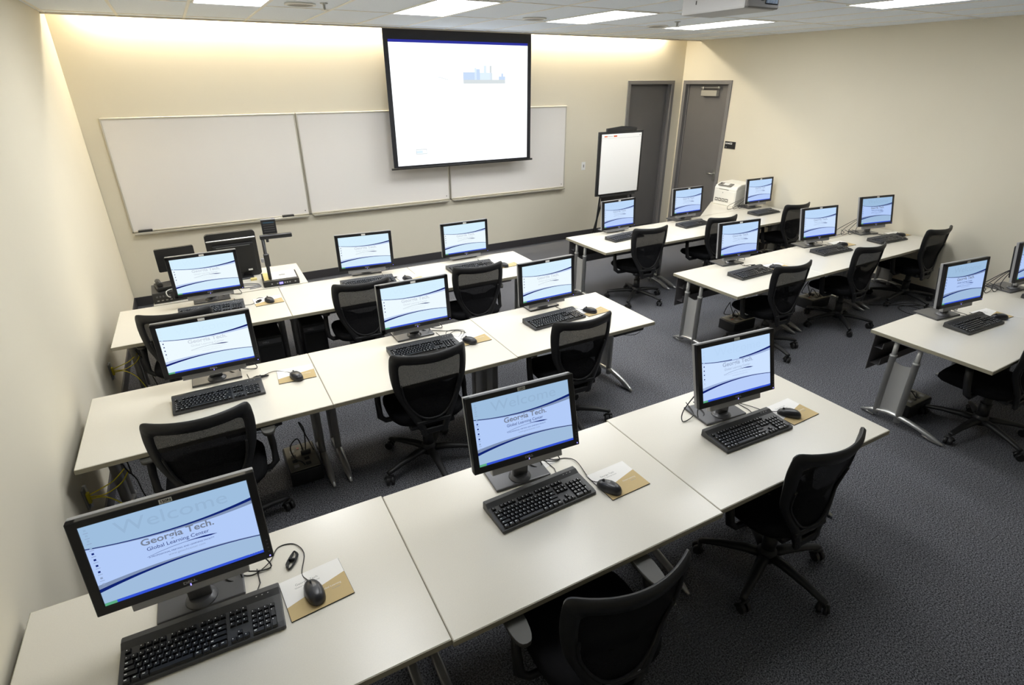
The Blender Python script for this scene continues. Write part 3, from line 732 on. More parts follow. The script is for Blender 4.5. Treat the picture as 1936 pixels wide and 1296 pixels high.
# cable of each mouse: world points on the table, from the mouse tail to behind the monitor
CAB = {'11': [(0.845, -5.36), (0.87, -5.27), (0.845, -5.20), (0.79, -5.19), (0.755, -5.25), (0.70, -5.28), (0.66, -5.26), (0.655, -5.20)],
       '12': [(2.05, -5.45), (2.07, -5.33), (2.045, -5.28), (1.99, -5.26), (1.93, -5.21)],
       '13': [(3.19, -5.46), (3.16, -5.40), (3.13, -5.33), (3.10, -5.28)],
       '21': [(1.06, -3.74), (1.0, -3.70), (0.93, -3.72), (0.89, -3.78), (0.86, -3.82), (0.85, -3.75), (0.90, -3.70)],
       '22': [(2.18, -3.83), (2.25, -3.74), (2.22, -3.68), (2.15, -3.67), (2.12, -3.73), (2.18, -3.79), (2.25, -3.76), (2.20, -3.70), (2.13, -3.74), (2.17, -3.80), (2.23, -3.72), (2.14, -3.66), (2.05, -3.60)],
       '23': [(3.20, -3.80), (3.16, -3.76), (3.10, -3.77), (3.04, -3.74)],
       '31': [(1.13, -2.34), (1.09, -2.30), (1.05, -2.34), (1.03, -2.41), (0.97, -2.42), (0.93, -2.36)],
       '32': [(2.26, -2.39), (2.22, -2.34), (2.17, -2.36), (2.13, -2.31)],
       '33': [(3.18, -2.44), (3.15, -2.36), (3.10, -2.34), (3.08, -2.28)],
       'B1': [(5.33, -3.80), (5.28, -3.70), (5.20, -3.68), (5.22, -3.62), (5.14, -3.60)],
       'B2': [(6.60, -3.68), (6.56, -3.62), (6.50, -3.60)],
       'B3': [(7.55, -3.75), (7.52, -3.66), (7.45, -3.62), (7.46, -3.56)],
       'C1': [(5.66, -5.44), (5.62, -5.37), (5.58, -5.33), (5.55, -5.28)]}
def smooth_path(pts, n=5):
    pts = [Vector(p) for p in pts]; out = []
    for i in range(len(pts)-1):
        p0 = pts[max(i-1, 0)]; p1 = pts[i]; p2 = pts[i+1]; p3 = pts[min(i+2, len(pts)-1)]
        for k in range(n):
            s = k/n
            out.append(0.5*((2*p1)+(-p0+p2)*s+(2*p0-5*p1+4*p2-p3)*s*s+(-p0+3*p1-3*p2+p3)*s**3))
    out.append(pts[-1]); return out
def cable_mb(pts, r=0.0019, m=None, n=5):
    b = MB(); b.tube(smooth_path(pts, n), r, m or M_cable, 6); return b
proto = make_mouse(); MT = tree(proto); first = True; ALLM = {}
for k in MOUSE:
    if first: ALLM[k] = proto; first = False
    else: ALLM[k] = dup(MT, (0, 0, 0), 0, '')
for k, (x, y, a) in MOUSE.items():
    o = ALLM[k]; o.location = (x, y, H+0.0044); o.rotation_euler = (0, 0, R(a)); o['label'] = 'black wired mouse ' + where(k)
    Mi = (Matrix.Translation((x, y, H+0.0044)) @ Matrix.Rotation(R(a), 4, 'Z')).inverted()
    pts = [Vector((0, 0.054, 0.012)), Vector((0, 0.07, 0.004))] + [Mi @ Vector((px, py, H+0.0026+(0.0035 if j % 3 == 1 else 0.0))) for j, (px, py) in enumerate(CAB[k])]
    cable_mb(pts).build('cable', o)
# tied cable bundles
def bundle(x, y, a, label, L=0.07):
    t_ = thing('cable_bundle', label, 'cable', (x, y, H+0.0003), R(a), 'tied cable bundles')
    b = MB()
    for k in range(5):
        wv_ = 0.008+0.002*k; z = 0.004+0.0022*(k % 3)
        pts = [(-L/2, 0, z), (-L/4, wv_, z+0.002), (L/4, wv_*0.8, z), (L/2, 0.004, z), (L/4, -wv_, z+0.003), (-L/4, -wv_*0.7, z), (-L/2, 0, z)]
        b.tube(smooth_path(pts, 4), 0.0019, M_cable, 6)
    b.build('cable_loops', t_); MB().box(-0.004, 0.004, -0.012, 0.012, 0.001, 0.016, M_blackm, 0.002).build('tie', t_)
bundle(0.826, -5.285, 65, 'tied black cable bundle beside the nearest left monitor', 0.085)
bundle(0.915, -3.735, -5, 'tied black cable bundle beside the middle left-side row wall-end mouse pad', 0.09)
bundle(1.075, -2.385, 60, 'tied black cable bundle on the far left-side row wall-end mouse pad')
bundle(2.20, -2.36, 10, 'tied black cable bundle on the middle table of the far left-side row')
bundle(5.27, -3.73, 20, 'tied black cable bundle by the middle right-side row aisle-end monitor')

# monitor cables behind stands
def wires(name, label, paths, cat='cable', m=None, r=0.0028, grp=None):
    b = MB()
    for p in paths: b.tube(smooth_path(p, 5), r, m or M_cable, 6)
    return tag(b.build(name), label, cat, grp)
for k in ('A3', 'B3', 'C2', '13', 'A2', 'C1', 'B2', '12', '11', '21', '22', '31', '32', '33', '23', 'A1', 'B1'):
    x, y, yaw, zb, ti, kind = MON[k]
    n = 4 if k in ('A3', 'B3', 'C2') else 2; ps = []
    Mm = Matrix.Translation((x, y, H)) @ Matrix.Rotation(R(yaw), 4, 'Z')
    for j in range(n):
        s = (0.06 + 0.045*j)*(-1 if k in ('A3', 'B3', 'C2', '13') else 1); yy = 0.14+0.012*j
        q = [(s*0.8, 0.085, zb+0.085), (s*1.2, 0.125, zb+0.03), (s*1.9, yy, 0.05), (s*2.1, yy-0.03, 0.005), (s*1.3, yy-0.01, 0.016), (s*0.9, yy+0.10, 0.016)]
        if y + 0.24 > 0: q = q[:4]
        ps.append([Vector(p) for p in q])
    b = MB()
    for p in ps: b.tube(smooth_path(p, 5), 0.0028, M_cable, 6)
    b.build('cable', ALL[k])

# ------------------------------------------------------------------ chairs
def chair_curve_y(x, z):
    """y of the back surface (chair faces +y); concave toward the sitter, leaning back"""
    base = -0.165 - 0.055*max(0, (z-0.42)/0.46)**1.3 + 0.018*math.exp(-((z-0.55)/0.08)**2)
    return base + (0.9+0.6*max(0, (z-0.5)/0.38))*x*x
OUT = [(-0.078, 0.30), (-0.092, 0.345), (-0.118, 0.40), (-0.141, 0.445), (-0.163, 0.49), (-0.184, 0.535), (-0.203, 0.585), (-0.216, 0.635), (-0.225, 0.69), (-0.229, 0.75), (-0.227, 0.80), (-0.222, 0.838), (-0.206, 0.860), (-0.16, 0.859), (-0.08, 0.857), (0, 0.856)]
INN = [(-0.038, 0.30), (-0.048, 0.345), (-0.070, 0.40), (-0.094, 0.445), (-0.120, 0.49), (-0.143, 0.535), (-0.161, 0.585), (-0.172, 0.635), (-0.179, 0.69), (-0.182, 0.745), (-0.181, 0.77), (-0.177, 0.790), (-0.160, 0.801), (-0.12, 0.800), (-0.06, 0.798), (0, 0.797)]
OUT = OUT + [(-x, z) for x, z in reversed(OUT[:-1])]; INN = INN + [(-x, z) for x, z in reversed(INN[:-1])]
OUT = [(p.x, p.z) for p in smooth_path([(x, 0, z) for x, z in OUT], 3)]; INN = [(p.x, p.z) for p in smooth_path([(x, 0, z) for x, z in INN], 3)]
def make_chair():
    t_ = thing('task_chair', '', 'chair', (0, 0, 0), 0, 'black mesh-back task chairs')
    # base
    bs = MB()
    for k in range(5):
        a = 2*PI*k/5; c, s_ = math.cos(a), math.sin(a)
        pts = [(0.02*c, 0.02*s_, 0.105), (0.10*c, 0.10*s_, 0.110), (0.22*c, 0.22*s_, 0.095), (0.30*c, 0.30*s_, 0.078), (0.318*c, 0.318*s_, 0.074)]
        bs.tube(pts, [0.030, 0.027, 0.021, 0.018, 0.014], M_chairfr, 10, flat=0.75)
    bs.lathe([(0.045, 0.08), (0.047, 0.13), (0.036, 0.145), (0.030, 0.15)], M_chairfr, 20)
    base = bs.build('star_base', t_)
    for k in range(5):
        a = 2*PI*k/5; c = MB()
        c.cyl((0, 0, 0.045), (0, 0, 0.075), 0.007, M_black, 8)
        for s_ in (-1, 1): c.cyl((s_*0.006, -0.012, 0.0255), (s_*0.024, -0.012, 0.0255), 0.025, M_black, 18)
        c.tube([(-0.026, 0.012, 0.03), (-0.02, -0.008, 0.054), (0.02, -0.008, 0.054), (0.026, 0.012, 0.03)], 0.008, M_chairfr, 8)
        c.build('caster', base, loc=(0.308*math.cos(a), 0.308*math.sin(a), 0), rot=(0, 0, a+0.9*k))
    MB().cyl((0, 0, 0.12), (0, 0, 0.34), 0.026, M_black, 16).cyl((0, 0, 0.13), (0, 0, 0.24), 0.034, M_chairfr, 16).build('gas_column', t_)
    m = MB(); m.box(-0.09, 0.09, -0.13, 0.12, 0.315, 0.36, M_black, 0.012, seg=2); m.box(-0.14, 0.14, -0.14, -0.09, 0.33, 0.365, M_black, 0.008)
    m.tube([(0.09, 0.02, 0.34), (0.2, 0.02, 0.335), (0.24, 0.02, 0.33)], 0.006, M_black, 8); m.build('tilt_mechanism', t_)
    # seat
    s = MB(); N = 32
    def ring(k, z, dz=0):
        out = []
        for j in range(N):
            th = 2*PI*j/N; c, sn = math.cos(th), math.sin(th); e = 0.55
            x = 0.232*k*math.copysign(abs(c)**e, c); y = 0.222*k*math.copysign(abs(sn)**e, sn)+0.062
            wf = max(0, (y-0.17)/0.12)
            out.append((x, y, z - 0.03*min(1, wf)**2 - 0.012*(1-(x/0.25)**2)*(1 if dz else 0)))
        return out
    P = [ring(0.55, 0.36), ring(0.93, 0.365), ring(1.0, 0.385), ring(1.0, 0.405), ring(0.95, 0.422), ring(0.8, 0.428, 1), ring(0.4, 0.428, 1), ring(0.02, 0.426, 1)]
    P = [r_ + [r_[0]] for r_ in P]
    s.grid(P, M_fabric); s.build('seat', t_)
    # back frame
    f = MB(); th = 0.011
    rows = []
    for (xo, zo), (xi, zi) in zip(OUT, INN):
        yo, yi = chair_curve_y(xo, zo), chair_curve_y(xi, zi); xm, zm = (xo+xi)/2, (zo+zi)/2; ym = chair_curve_y(xm, zm)
        top = zo > 0.835
        e = 0.011 if not top else 0.015
        rows.append([(xo, yo+0.003, zo), (xo*0.985, yo-e*0.7, zo-0.004), (xm, ym-e, zm), (xi*1.01, yi-e*0.6, zi), (xi, yi+0.002, zi), (xm, ym+e*0.8, zm), (xo*0.985, yo+e*0.7, zo-0.003), (xo, yo+0.003, zo)])
    f.grid(rows, M_chairfr)
    for (za, zb_, hwz) in ((0.305, 0.345, 0.085), (0.375, 0.402, 0.105)):
        f.box(-hwz, hwz, chair_curve_y(0, 0.36)-0.006, chair_curve_y(0, 0.36)+0.016, za, zb_, M_chairfr, 0.005)
    f.box(-0.045, 0.045, chair_curve_y(0, 0.36), -0.08, 0.31, 0.345, M_chairfr, 0.006)
    bf = f.build('back_frame', t_)
    # inner rim
    rim = [(-0.174, 0.66), (-0.166, 0.60), (-0.150, 0.54), (-0.122, 0.485), (-0.085, 0.44), (-0.045, 0.417), (0, 0.411)]
    rim = rim + [(-x, z) for x, z in reversed(rim[:-1])]
    rb = MB(); rb.tube(smooth_path([(x, chair_curve_y(x, z)-0.006, z) for x, z in rim], 3), 0.0065, M_chairfr, 8); rb.build('lower_rim', bf)
    # mesh
    mb = MB(); zs_ = [0.415+0.01*k for k in range(39)]+[0.803]
    def hw(z):
        if z < 0.66:
            pts = [(p[1], -p[0]) for p in rim[:7]]; pts.sort()
            for (za, xa), (zb_, xb) in zip(pts, pts[1:]):
                if za <= z <= zb_: return xa+(xb-xa)*(z-za)/(zb_-za)
            return 0.174 if z > 0.6 else 0.02
        return 0.176 + 0.008*min(1, (z-0.66)/0.08)
    mb.grid([[(hw(z)*(-1+2*j/12), chair_curve_y(hw(z)*(-1+2*j/12), z)+0.002, z) for j in range(13)] for z in zs_], M_mesh); mb.build('back_mesh', t_)
    lb = MB()
    for sgn in (-1, 1):
        rowsL = []
        for i in range(9):
            v = i/8; row = []
            for j in range(9):
                u = j/8; a = PI*v
                hh = 0.055*math.sin(PI*(0.12+0.88*u*0.5))
                x = sgn*(0.05+0.12*u); z = 0.575+hh*(2*v-1)*0.9 + 0.01*u
                row.append((x, chair_curve_y(x, z)+0.012, z))
            rowsL.append(row)
        lb.grid(rowsL, M_fabric)
    lb.box(-0.06, 0.06, chair_curve_y(0, 0.57)+0.006, chair_curve_y(0, 0.57)+0.018, 0.55, 0.595, M_fabric, 0.004)
    lb.build('lumbar_support', t_)
    for sgn in (-1, 1):
        a = MB(); a.tube([(sgn*0.14, 0.03, 0.345), (sgn*0.245, 0.03, 0.345), (sgn*0.275, 0.04, 0.37), (sgn*0.276, 0.06, 0.46), (sgn*0.270, 0.08, 0.562)], [0.014, 0.014, 0.017, 0.018, 0.018], M_chairfr, 10, flat=1.3)
        ar = a.build('armrest', t_)
        p = MB(); pts = []
        for j in range(24):
            th_ = 2*PI*j/24; c, sn = math.cos(th_), math.sin(th_)
            pts.append((sgn*0.270+0.036*math.copysign(abs(c)**0.7, c), 0.105+0.115*math.copysign(abs(sn)**0.75, sn)))
        p.prism(pts, 0.560, 0.579, M_pad, smooth=True); p.build('armrest_pad', ar)
    return t_
CH = {'12': (1.687, -5.985, -5, 12, 0.075), '13': (2.895, -5.835, -1.8, -16, 0.02), '21': (0.605, -4.284, -3.5, 20, 0.03), '22': (1.771, -4.171, -4.0, -20, 0.02), '23': (2.803, -4.228, -3, -27, 0.02), '31': (0.535, -2.792, -5, 5, 0.02),
      '32': (1.784, -2.760, -3, 40, 0.0), '33': (2.753, -2.834, -5, 10, 0.0), 'A1': (4.90, -2.575, -5, -3, 0), 'A2': (5.944, -2.60, -2.5, 25, 0), 'A3': (7.30, -2.575, -3, 8, 0), 'B1': (5.046, -4.131, -3, -27, 0), 'B2': (6.176, -4.125, -2, 18, 0),
      'B3': (7.44, -4.10, -1.5, 38, 0), 'C1': (5.20, -5.775, 0, 31, 0)}
proto = make_chair(); CT = tree(proto); first = True
for k, (x, y, a, sp, dz) in CH.items():
    ar = R(a)
    lab = 'black mesh-back task chair tucked in ' + where(k)
    if first: o = proto; first = False
    else: o = dup(CT, (0, 0, 0), 0, '')
    ALL['c'+k] = o
    o.location = (x, y, 0); o.rotation_euler = (0, 0, ar); o['label'] = lab
for k, (x, y, a, sp, dz) in CH.items():
    for c in kids(ALL['c'+k]):
        if c.name.startswith('star_base'): c.rotation_euler = (0, 0, R(sp)-R(a))
        elif c.name.startswith('armrest'): c.location = (0, 0, min(dz, 0.03))
        elif not c.name.startswith('gas_column'): c.location = (0, 0, dz)

# ------------------------------------------------------------------ easel with flip chart
t_ = thing('flip_chart_easel', 'black flip chart easel holding a blank white paper pad before the left door', 'easel', (5.76, -1.1, 0), R(2))
Tl = Matrix.Rotation(R(-4), 4, 'X')
b = MB(); b.box(-0.375, 0.375, -0.012, 0.012, 0.86, 1.655, M_black, 0.003); b.box(-0.25, 0.25, -0.02, 0.014, 1.655, 1.692, M_black, 0.004); b.box(-0.30, 0.30, -0.03, 0.01, 0.835, 0.862, M_black, 0.004)
b.prism([(-0.25, 0), (0.25, 0), (0.05, 0.02), (-0.0, 0.022)], -0.012, 0.012, M_black, Matrix.Translation((0, 0, 1.692)) @ Matrix.Rotation(PI/2, 4, 'X')); b.build('board', t_)
b = MB(); b.box(-0.335, 0.335, -0.024, -0.0125, 0.885, 1.625, M_paper, 0.002); pd = b.build('paper_pad', t_)
b = MB(); yq = -0.0246
b.quad([(-0.335, yq, 1.575), (0.335, yq, 1.575), (0.335, yq, 1.5765), (-0.335, yq, 1.5765)], M_grey)
b.box(-0.30, -0.25, yq-0.0004, yq, 1.592, 1.605, M_orange); b.box(-0.145, -0.09, yq-0.0004, yq, 1.590, 1.607, M_orange); b.box(-0.245, -0.16, yq-0.0004, yq, 1.596, 1.600, M_grey); b.box(0.30, 0.31, yq-0.0004, yq, 1.592, 1.602, M_ink)
b.build('pad_header_print', pd)
b = MB(); b.box(-0.26, 0.20, 0.0, 0.02, 0.70, 0.84, M_black, 0.004); b.build('pen_ledge', t_)
for x0, x1, y1 in ((-0.27, -0.36, 0.02), (0.27, 0.36, 0.02), (0.0, 0.0, 0.52)):
    MB().tube([(x0, 0.015, 1.60 if y1 > 0.1 else 0.86), (x0, 0.022, 0.85) if y1 < 0.1 else (0, 0.24, 0.86), (x1, y1, 0.012)], 0.012, M_black, 8).build('leg', t_)

# ------------------------------------------------------------------ instructor equipment
t_ = thing('document_camera', 'black document camera with white stage and overhead arm on the instructor desk', 'document camera', (1.16, -2.055, H+0.0003), R(-3))
b = MB(); b.box(0, 0.29, 0, 0.27, 0, 0.050, M_black, 0.006, seg=2); b.build('camera_base', t_)
b = MB(); b.box(0.07, 0.275, 0.035, 0.255, 0.050, 0.054, M_paper, 0.001); b.box(0.012, 0.058, 0.035, 0.255, 0.050, 0.053, M_yellow); b.build('white_stage', t_)
MB().box(0.14, 0.19, 0.13, 0.15, 0.0542, 0.0548, M_grey).box(0.14, 0.19, 0.155, 0.16, 0.0542, 0.0548, M_grey).build('stage_marks', t_)
b = MB()
for k, x in enumerate((0.06, 0.105, 0.165, 0.185, 0.205, 0.25)): b.box(x, x+0.012, -0.002, 0.001, 0.020, 0.030, M_silver)
b.box(0.125, 0.155, -0.003, 0.001, 0.016, 0.034, M_led); b.build('front_buttons', t_)
b = MB(); b.tube([(0.062, 0.05, 0.05), (0.062, 0.075, 0.10), (0.065, 0.10, 0.40)], 0.014, M_black, 8); b.box(0.045, 0.088, 0.065, 0.105, 0.16, 0.27, M_black, 0.006); b.box(0.02, 0.06, 0.07, 0.10, 0.20, 0.235, M_silver, 0.004); b.build('upright_column', t_)
b = MB(); b.box(0.045, 0.30, 0.085, 0.125, 0.39, 0.425, M_black, 0.005); b.cyl((0.10, 0.10, 0.39), (0.10, 0.10, 0.365), 0.011, M_black); b.build('overhead_arm', t_)
b = MB(); b.box(0.0, 0.115, 0, 0.02, 0, 0.115, M_black, 0.003); b.box(-0.002, 0.117, -0.002, 0.022, 0.115, 0.124, M_silver, 0.002)
for k in range(4): b.box(0.015, 0.10, -0.0025, 0.0, 0.02+0.018*k, 0.025+0.018*k, M_stand)
b.box(0.015, 0.10, -0.003, 0.0, 0.088, 0.10, mat('lamp_glass', srgb(60, 80, 95), 0.2)); b.build('lamp_head', t_, loc=(0.075, 0.115, 0.428), rot=(R(-8), 0, R(-2)))

t_ = thing('instructor_monitor', 'large black monitor seen from behind on the instructor desk', 'monitor', (1.0, -1.64, H+0.0003), R(2))
def rrect(w_, h_, r, n=5):
    pts = []
    for cx, cz, a0 in ((w_/2-r, h_-r, 0), (-w_/2+r, h_-r, 90), (-w_/2+r, r, 180), (w_/2-r, r, 270)):
        for k in range(n+1): a = R(a0+90*k/n); pts.append((cx+r*math.cos(a), cz+r*math.sin(a)))
    return pts
VX = Matrix.Rotation(PI/2, 4, 'X')
b = MB(); b.prism(rrect(0.40, 0.42, 0.03), -0.03, 0.0, M_black, Matrix.Rotation(R(5), 4, 'X') @ VX, smooth=False); b.build('monitor_shell', t_)
RT = Matrix.Rotation(R(5), 4, 'X')
b = MB(); b.box(-0.195, 0.195, -0.010, -0.0, 0.352, 0.364, M_steel, 0.003, M=RT); b.build('silver_strip', t_)
b = MB(); b.box(-0.16, 0.17, -0.03, 0.0, 0.05, 0.32, M_blackm, 0.012, M=RT, seg=2); b.box(-0.13, 0.14, -0.037, -0.028, 0.30, 0.306, M_stand, M=RT); b.build('rear_bulge', t_)
b = MB(); b.box(0.09, 0.125, -0.032, -0.029, 0.065, 0.080, M_label, M=RT); b.build('asset_label', t_)
b = MB(); b.box(-0.12, 0.12, -0.09, 0.10, 0, 0.012, M_black, 0.004); b.box(-0.04, 0.04, -0.03, 0.01, 0.01, 0.08, M_black); b.build('stand_base', t_)

t_ = thing('control_screen', 'small black flat screen seen from behind, left end of the instructor desk', 'monitor', (0.56, -1.64, H+0.0003), R(6))
b = MB(); b.prism(rrect(0.29, 0.20, 0.012), -0.02, 0.0, M_black, Matrix.Translation((-0.0, 0, 0.145)) @ Matrix.Rotation(R(8), 4, 'X') @ VX); b.build('screen_shell', t_)
b = MB(); b.tube([(0, 0.0, 0.01), (0, 0.01, 0.12), (0, 0.0, 0.24)], 0.018, M_black, 10); b.lathe([(0.09, 0), (0.085, 0.012), (0.03, 0.02)], M_black, 24); b.build('screen_stand', t_)
t_ = thing('amplifier_box', 'black audio box with small knobs at the left end of the instructor desk', 'audio equipment', (0.35, -2.03, H+0.0003), R(2))
b = MB(); b.box(0, 0.245, 0, 0.25, 0, 0.085, M_black, 0.003); b.build('amplifier_case', t_)
b = MB()
for k in range(5):
    b.cyl((0.03+0.022*k, 0.0, 0.055), (0.03+0.022*k, -0.008, 0.055), 0.007, M_stand, 10); b.box(0.025+0.03*k, 0.04+0.03*k, -0.002, 0, 0.018, 0.026, M_grey)
b.build('front_knobs', t_)
MB().tube(smooth_path([(0.12, -0.004, 0.04), (0.105, -0.03, 0.06), (0.10, -0.02, 0.09), (0.12, 0.03, 0.09), (0.16, 0.05, 0.088)], 4), 0.004, M_wcable, 8).build('white_cable', t_)
t_ = thing('desk_telephone', 'black desk telephone on the audio box at the instructor desk', 'telephone', (0.47, -1.91, H+0.0858), R(10))
MB().box(-0.09, 0.09, -0.07, 0.09, 0, 0.03, M_black, 0.008, seg=2).build('telephone_body', t_); MB().tube([(-0.06, -0.05, 0.045), (-0.06, 0.02, 0.055), (-0.06, 0.075, 0.045)], [0.02, 0.014, 0.02], M_black, 10).build('handset', t_)
tag(MB().box(1.085, 1.135, -1.80, -1.76, H+0.0003, H+0.018, M_yellow, 0.001).build('sticky_notes'), 'small pale yellow sticky note pad on the instructor desk', 'sticky notes')
wires('desk_cable', 'grey cables looping on the instructor desk beside the document camera', [[(0.98, -1.86, H+0.004), (1.06, -1.90, H+0.012), (1.13, -1.93, H+0.006), (1.12, -1.98, H+0.005), (1.0, -1.98, H+0.006)], [(0.97, -1.93, H+0.005), (1.05, -1.95, H+0.015), (1.14, -2.0, H+0.005), (1.05, -2.03, H+0.005)]], m=M_silver, r=0.005)

# printer
t_ = thing('laser_printer', 'white laser printer with grey control panel on the corner table', 'printer', (7.50, -1.59, H+0.0003), R(-88))
b = MB(); b.box(-0.185, 0.185, -0.21, 0.20, 0.0, 0.235, M_printer, 0.012, seg=2)
b.merge((lambda t: t)(bmesh.new()), M_printer); b.build('printer_body', t_)
b = MB(); t = bmesh.new(); pf = [(-0.21, 0.225), (-0.19, 0.262), (-0.11, 0.292), (0.14, 0.30), (0.195, 0.27), (0.20, 0.225)]
ra = [t.verts.new((-0.183, y, z)) for y, z in pf]; rb_ = [t.verts.new((0.183, y, z)) for y, z in pf]
for j in range(len(pf)): t.faces.new((ra[j], ra[(j+1) % len(pf)], rb_[(j+1) % len(pf)], rb_[j]))
t.faces.new(ra); t.faces.new(list(reversed(rb_))); bmesh.ops.bevel(t, geom=list(t.edges), offset=0.006, segments=2, affect='EDGES'); b.merge(t, M_printer); b.build('top_cover', t_)
b = MB(); Rt = Matrix.Translation((-0.02, -0.165, 0.274)) @ Matrix.Rotation(R(20), 4, 'X'); b.box(-0.12, 0.10, -0.045, 0.035, 0, 0.010, M_prtgrey, 0.004, M=Rt); cp = b.build('control_panel', t_)
MB().box(-0.04, 0.045, -0.028, 0.022, 0.010, 0.012, M_label, M=Rt).box(-0.1, -0.08, -0.01, 0.01, 0.010, 0.013, M_black, M=Rt).build('panel_display', cp)
b = MB(); b.box(-0.17, 0.17, -0.215, -0.209, 0.045, 0.20, M_printer, 0.003); b.box(-0.10, 0.06, -0.2165, -0.2145, 0.213, 0.219, M_prtgrey); b.build('front_door', t_)
b = MB()
for k in range(4): b.box(-0.15+k*0.058, -0.10+k*0.058, -0.217, -0.2145, 0.05, 0.092, M_prtgrey); b.box(-0.14+k*0.058, -0.11+k*0.058, -0.218, -0.2165, 0.064, 0.078, M_printer)
b.build('tray_grips', t_)
MB().cyl((-0.03, -0.215, 0.17), (-0.03, -0.218, 0.17), 0.007, M_grey, 16).build('round_badge', t_)

# ------------------------------------------------------------------ things under the tables
def ups(x, y, a, label, z=0.0):
    t_ = thing('battery_backup', label, 'power supply', (x, y, z), R(a), 'battery backup units on the floor')
    MB().box(-0.095, 0.095, -0.15, 0.15, 0.0, 0.10, M_black, 0.008, seg=2).build('backup_case', t_)
    b = MB(); b.box(-0.088, 0.088, -0.14, 0.14, 0.10, 0.108, M_outlet, 0.003); o = b.build('outlet_panel', t_)
    b = MB()
    for i in range(2):
        for k in range(4): b.box(-0.06+0.07*i, -0.03+0.07*i, -0.11+0.055*k, -0.08+0.055*k, 0.108, 0.1095, M_blackm if (i+k) % 3 else M_grey)
    b.box(-0.015, 0.0, 0.08, 0.10, 0.108, 0.111, M_red); b.build('outlets', o)
    b = MB()
    b.tube(smooth_path([(0.02, 0.05, 0.11), (0.0, 0.06, 0.20), (-0.05, 0.05, 0.16), (-0.04, -0.02, 0.112), (0.0, -0.1, 0.112), (0.02, -0.17, 0.006)], 5), 0.004, M_cable, 8)
    b.tube(smooth_path([(0.03, 0.02, 0.11), (0.05, 0.08, 0.24), (0.03, 0.12, 0.28), (0.06, 0.14, 0.16), (0.08, 0.02, 0.115)], 5), 0.004, M_cable, 8)
    b.box(0.0, 0.06, -0.005, 0.02, 0.108, 0.135, M_black, 0.004); b.build('power_cord', t_)
ups(1.04, -3.86, 0, 'black battery backup with grey outlet top under the middle left-side row')
ups(5.24, -3.69, 90, 'black battery backup on the floor under the middle right-side row, aisle end')
ups(6.45, -3.69, 90, 'black battery backup on the floor under the middle right-side row, centre')
ups(7.15, -3.68, 90, 'black battery backup on the floor under the middle right-side row, wall end')
ups(5.10, -5.36, 90, 'black battery backup on the floor under the nearest right-side row')
def tower(x, y, a, z, label, hang=True):
    t_ = thing('computer_tower', label, 'computer', (x, y, z), R(a), 'black computer towers under the tables')
    w_, h_, d = 0.19, 0.42, 0.33
    MB().box(-w_/2, w_/2, 0, d, 0, h_, M_black, 0.008, seg=2).build('computer_case', t_)
    b = MB(); b.box(-w_/2+0.01, w_/2-0.01, -0.006, 0.002, h_-0.06, h_-0.02, M_stand, 0.002); b.text('DELL', M_silver, Matrix.Translation((-0.03, -0.0068, h_-0.04)) @ RX, 0.018, 1.2, 0.0006); b.build('front_panel', t_)
    b = MB(); b.box(-0.08, 0.08, -0.004, 0.002, 0.06, h_-0.08, M_blackm, 0.002); b.build('front_grille', t_)
tower(1.08, -2.60, -1, 0.0, 'black computer tower standing under the far left-side row, wall end')
tower(1.44, -2.51, -1, 0.0, 'black computer tower standing right of the first joint, far left-side row')

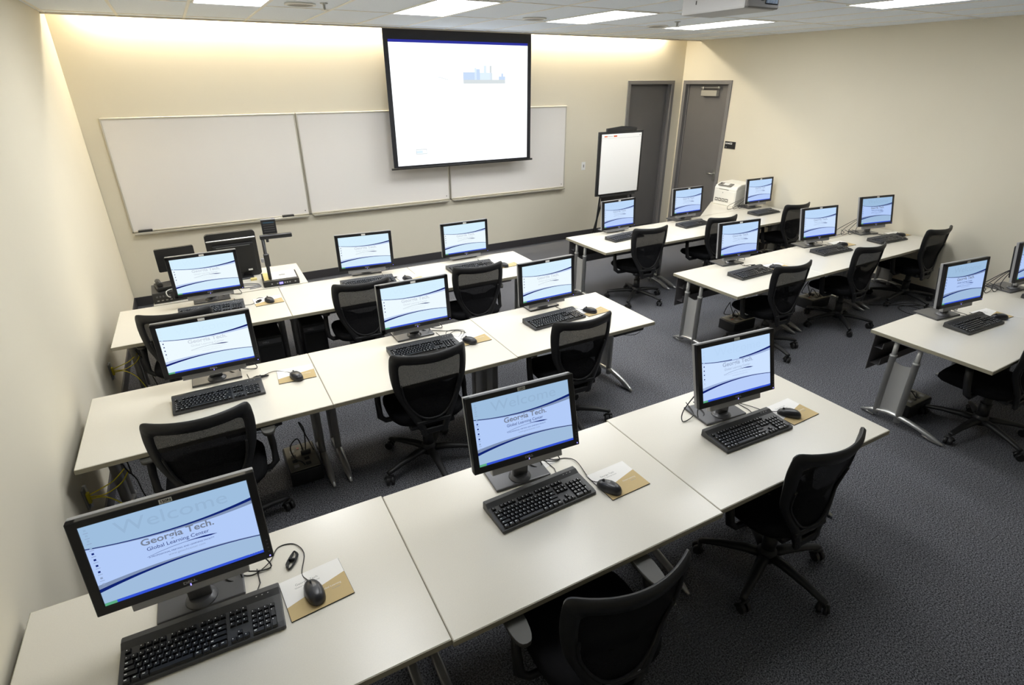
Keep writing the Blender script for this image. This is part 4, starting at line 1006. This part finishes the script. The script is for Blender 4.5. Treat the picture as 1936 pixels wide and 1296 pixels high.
# wall plates and yellow network cables at the left wall
def netpoint(y, z, label, label2):
    t_ = thing('network_socket', label2, 'wall socket', (0, y, z), 0, 'network sockets on the left wall')
    MB().box(0.0, 0.016, -0.012, 0.004, -0.075, 0.06, M_label, 0.002).box(0.0, 0.010, -0.055, -0.012, -0.06, 0.06, M_grey, 0.002).build('socket_plate', t_)
    b = MB(); b.box(0.011, 0.024, -0.045, -0.02, -0.03, 0.03, M_ycable, 0.002); b.build('plug', t_)
    ps = [[(0.025, y-0.03, z+0.015), (0.07, y-0.03, z+0.03), (0.13, y+0.0, z+0.04), (0.19, y+0.03, z+0.08)],
          [(0.025, y-0.03, z+0.002), (0.09, y-0.04, z+0.0), (0.16, y-0.01, z+0.02), (0.20, y+0.03, z+0.06)],
          [(0.025, y-0.03, z-0.012), (0.09, y-0.06, z-0.005), (0.16, y-0.10, z-0.06), (0.21, y-0.14, z-0.18), (0.25, y-0.10, z-0.30), (0.32, y, z-0.318+0.0)]]
    for p in ps[2]: pass
    ps[2] = [(a, b_, max(c, 0.006)) for a, b_, c in ps[2]]
    wires('network_cable', label, ps, m=M_ycable, r=0.0032, grp='yellow network cables')
    wires('power_cable', label.replace('yellow network', 'black power'), [[(0.16, y+0.06, z+0.18), (0.19, y+0.02, z+0.08), (0.22, y+0.02, z+0.0), (0.24, y-0.02, z-0.10), (0.30, y-0.02, 0.008), (0.5, y, 0.006)],
          [(0.12, y+0.08, z+0.17), (0.17, y+0.04, z+0.12), (0.21, y+0.0, z+0.05), (0.20, y+0.04, z+0.18)]], r=0.0035, grp='black power cables')
netpoint(-4.00, 0.345, 'yellow network cables at the left wall under the middle left-side row', 'wall socket under the middle left-side row at the left wall')
netpoint(-2.42, 0.33, 'yellow network cables at the left wall under the far left-side row', 'wall socket under the far left-side row at the left wall')
wires('floor_cable', 'black cables coiled on the floor by the right wall behind the middle row', [[(7.0, -4.0, 0.006), (7.15, -4.25, 0.05), (7.3, -4.35, 0.02), (7.2, -4.5, 0.01), (7.0, -4.4, 0.04), (7.2, -4.2, 0.008), (7.45, -4.3, 0.008)], [(7.1, -4.1, 0.006), (7.3, -4.3, 0.06), (7.4, -4.5, 0.01), (7.6, -4.4, 0.006)]], r=0.004)
wires('floor_cable', 'thin black cable on the floor under the far left-side row', [[(0.95, -2.75, 0.006), (1.1, -2.9, 0.006), (1.3, -2.86, 0.006), (1.45, -2.95, 0.006), (1.7, -2.9, 0.006)]], r=0.004)

# papers on the tables
t_ = thing('paper_card', 'white card lying behind the nearest middle keyboard', 'paper', (1.93, -5.24, H+0.0003), R(10))
MB().box(-0.04, 0.05, -0.05, 0.05, 0, 0.0006, M_paper).build('card_sheet', t_)

# blank unused names guard
for o in list(bpy.data.objects):
    if o.name.startswith('display_head'): bpy.data.objects.remove(o)
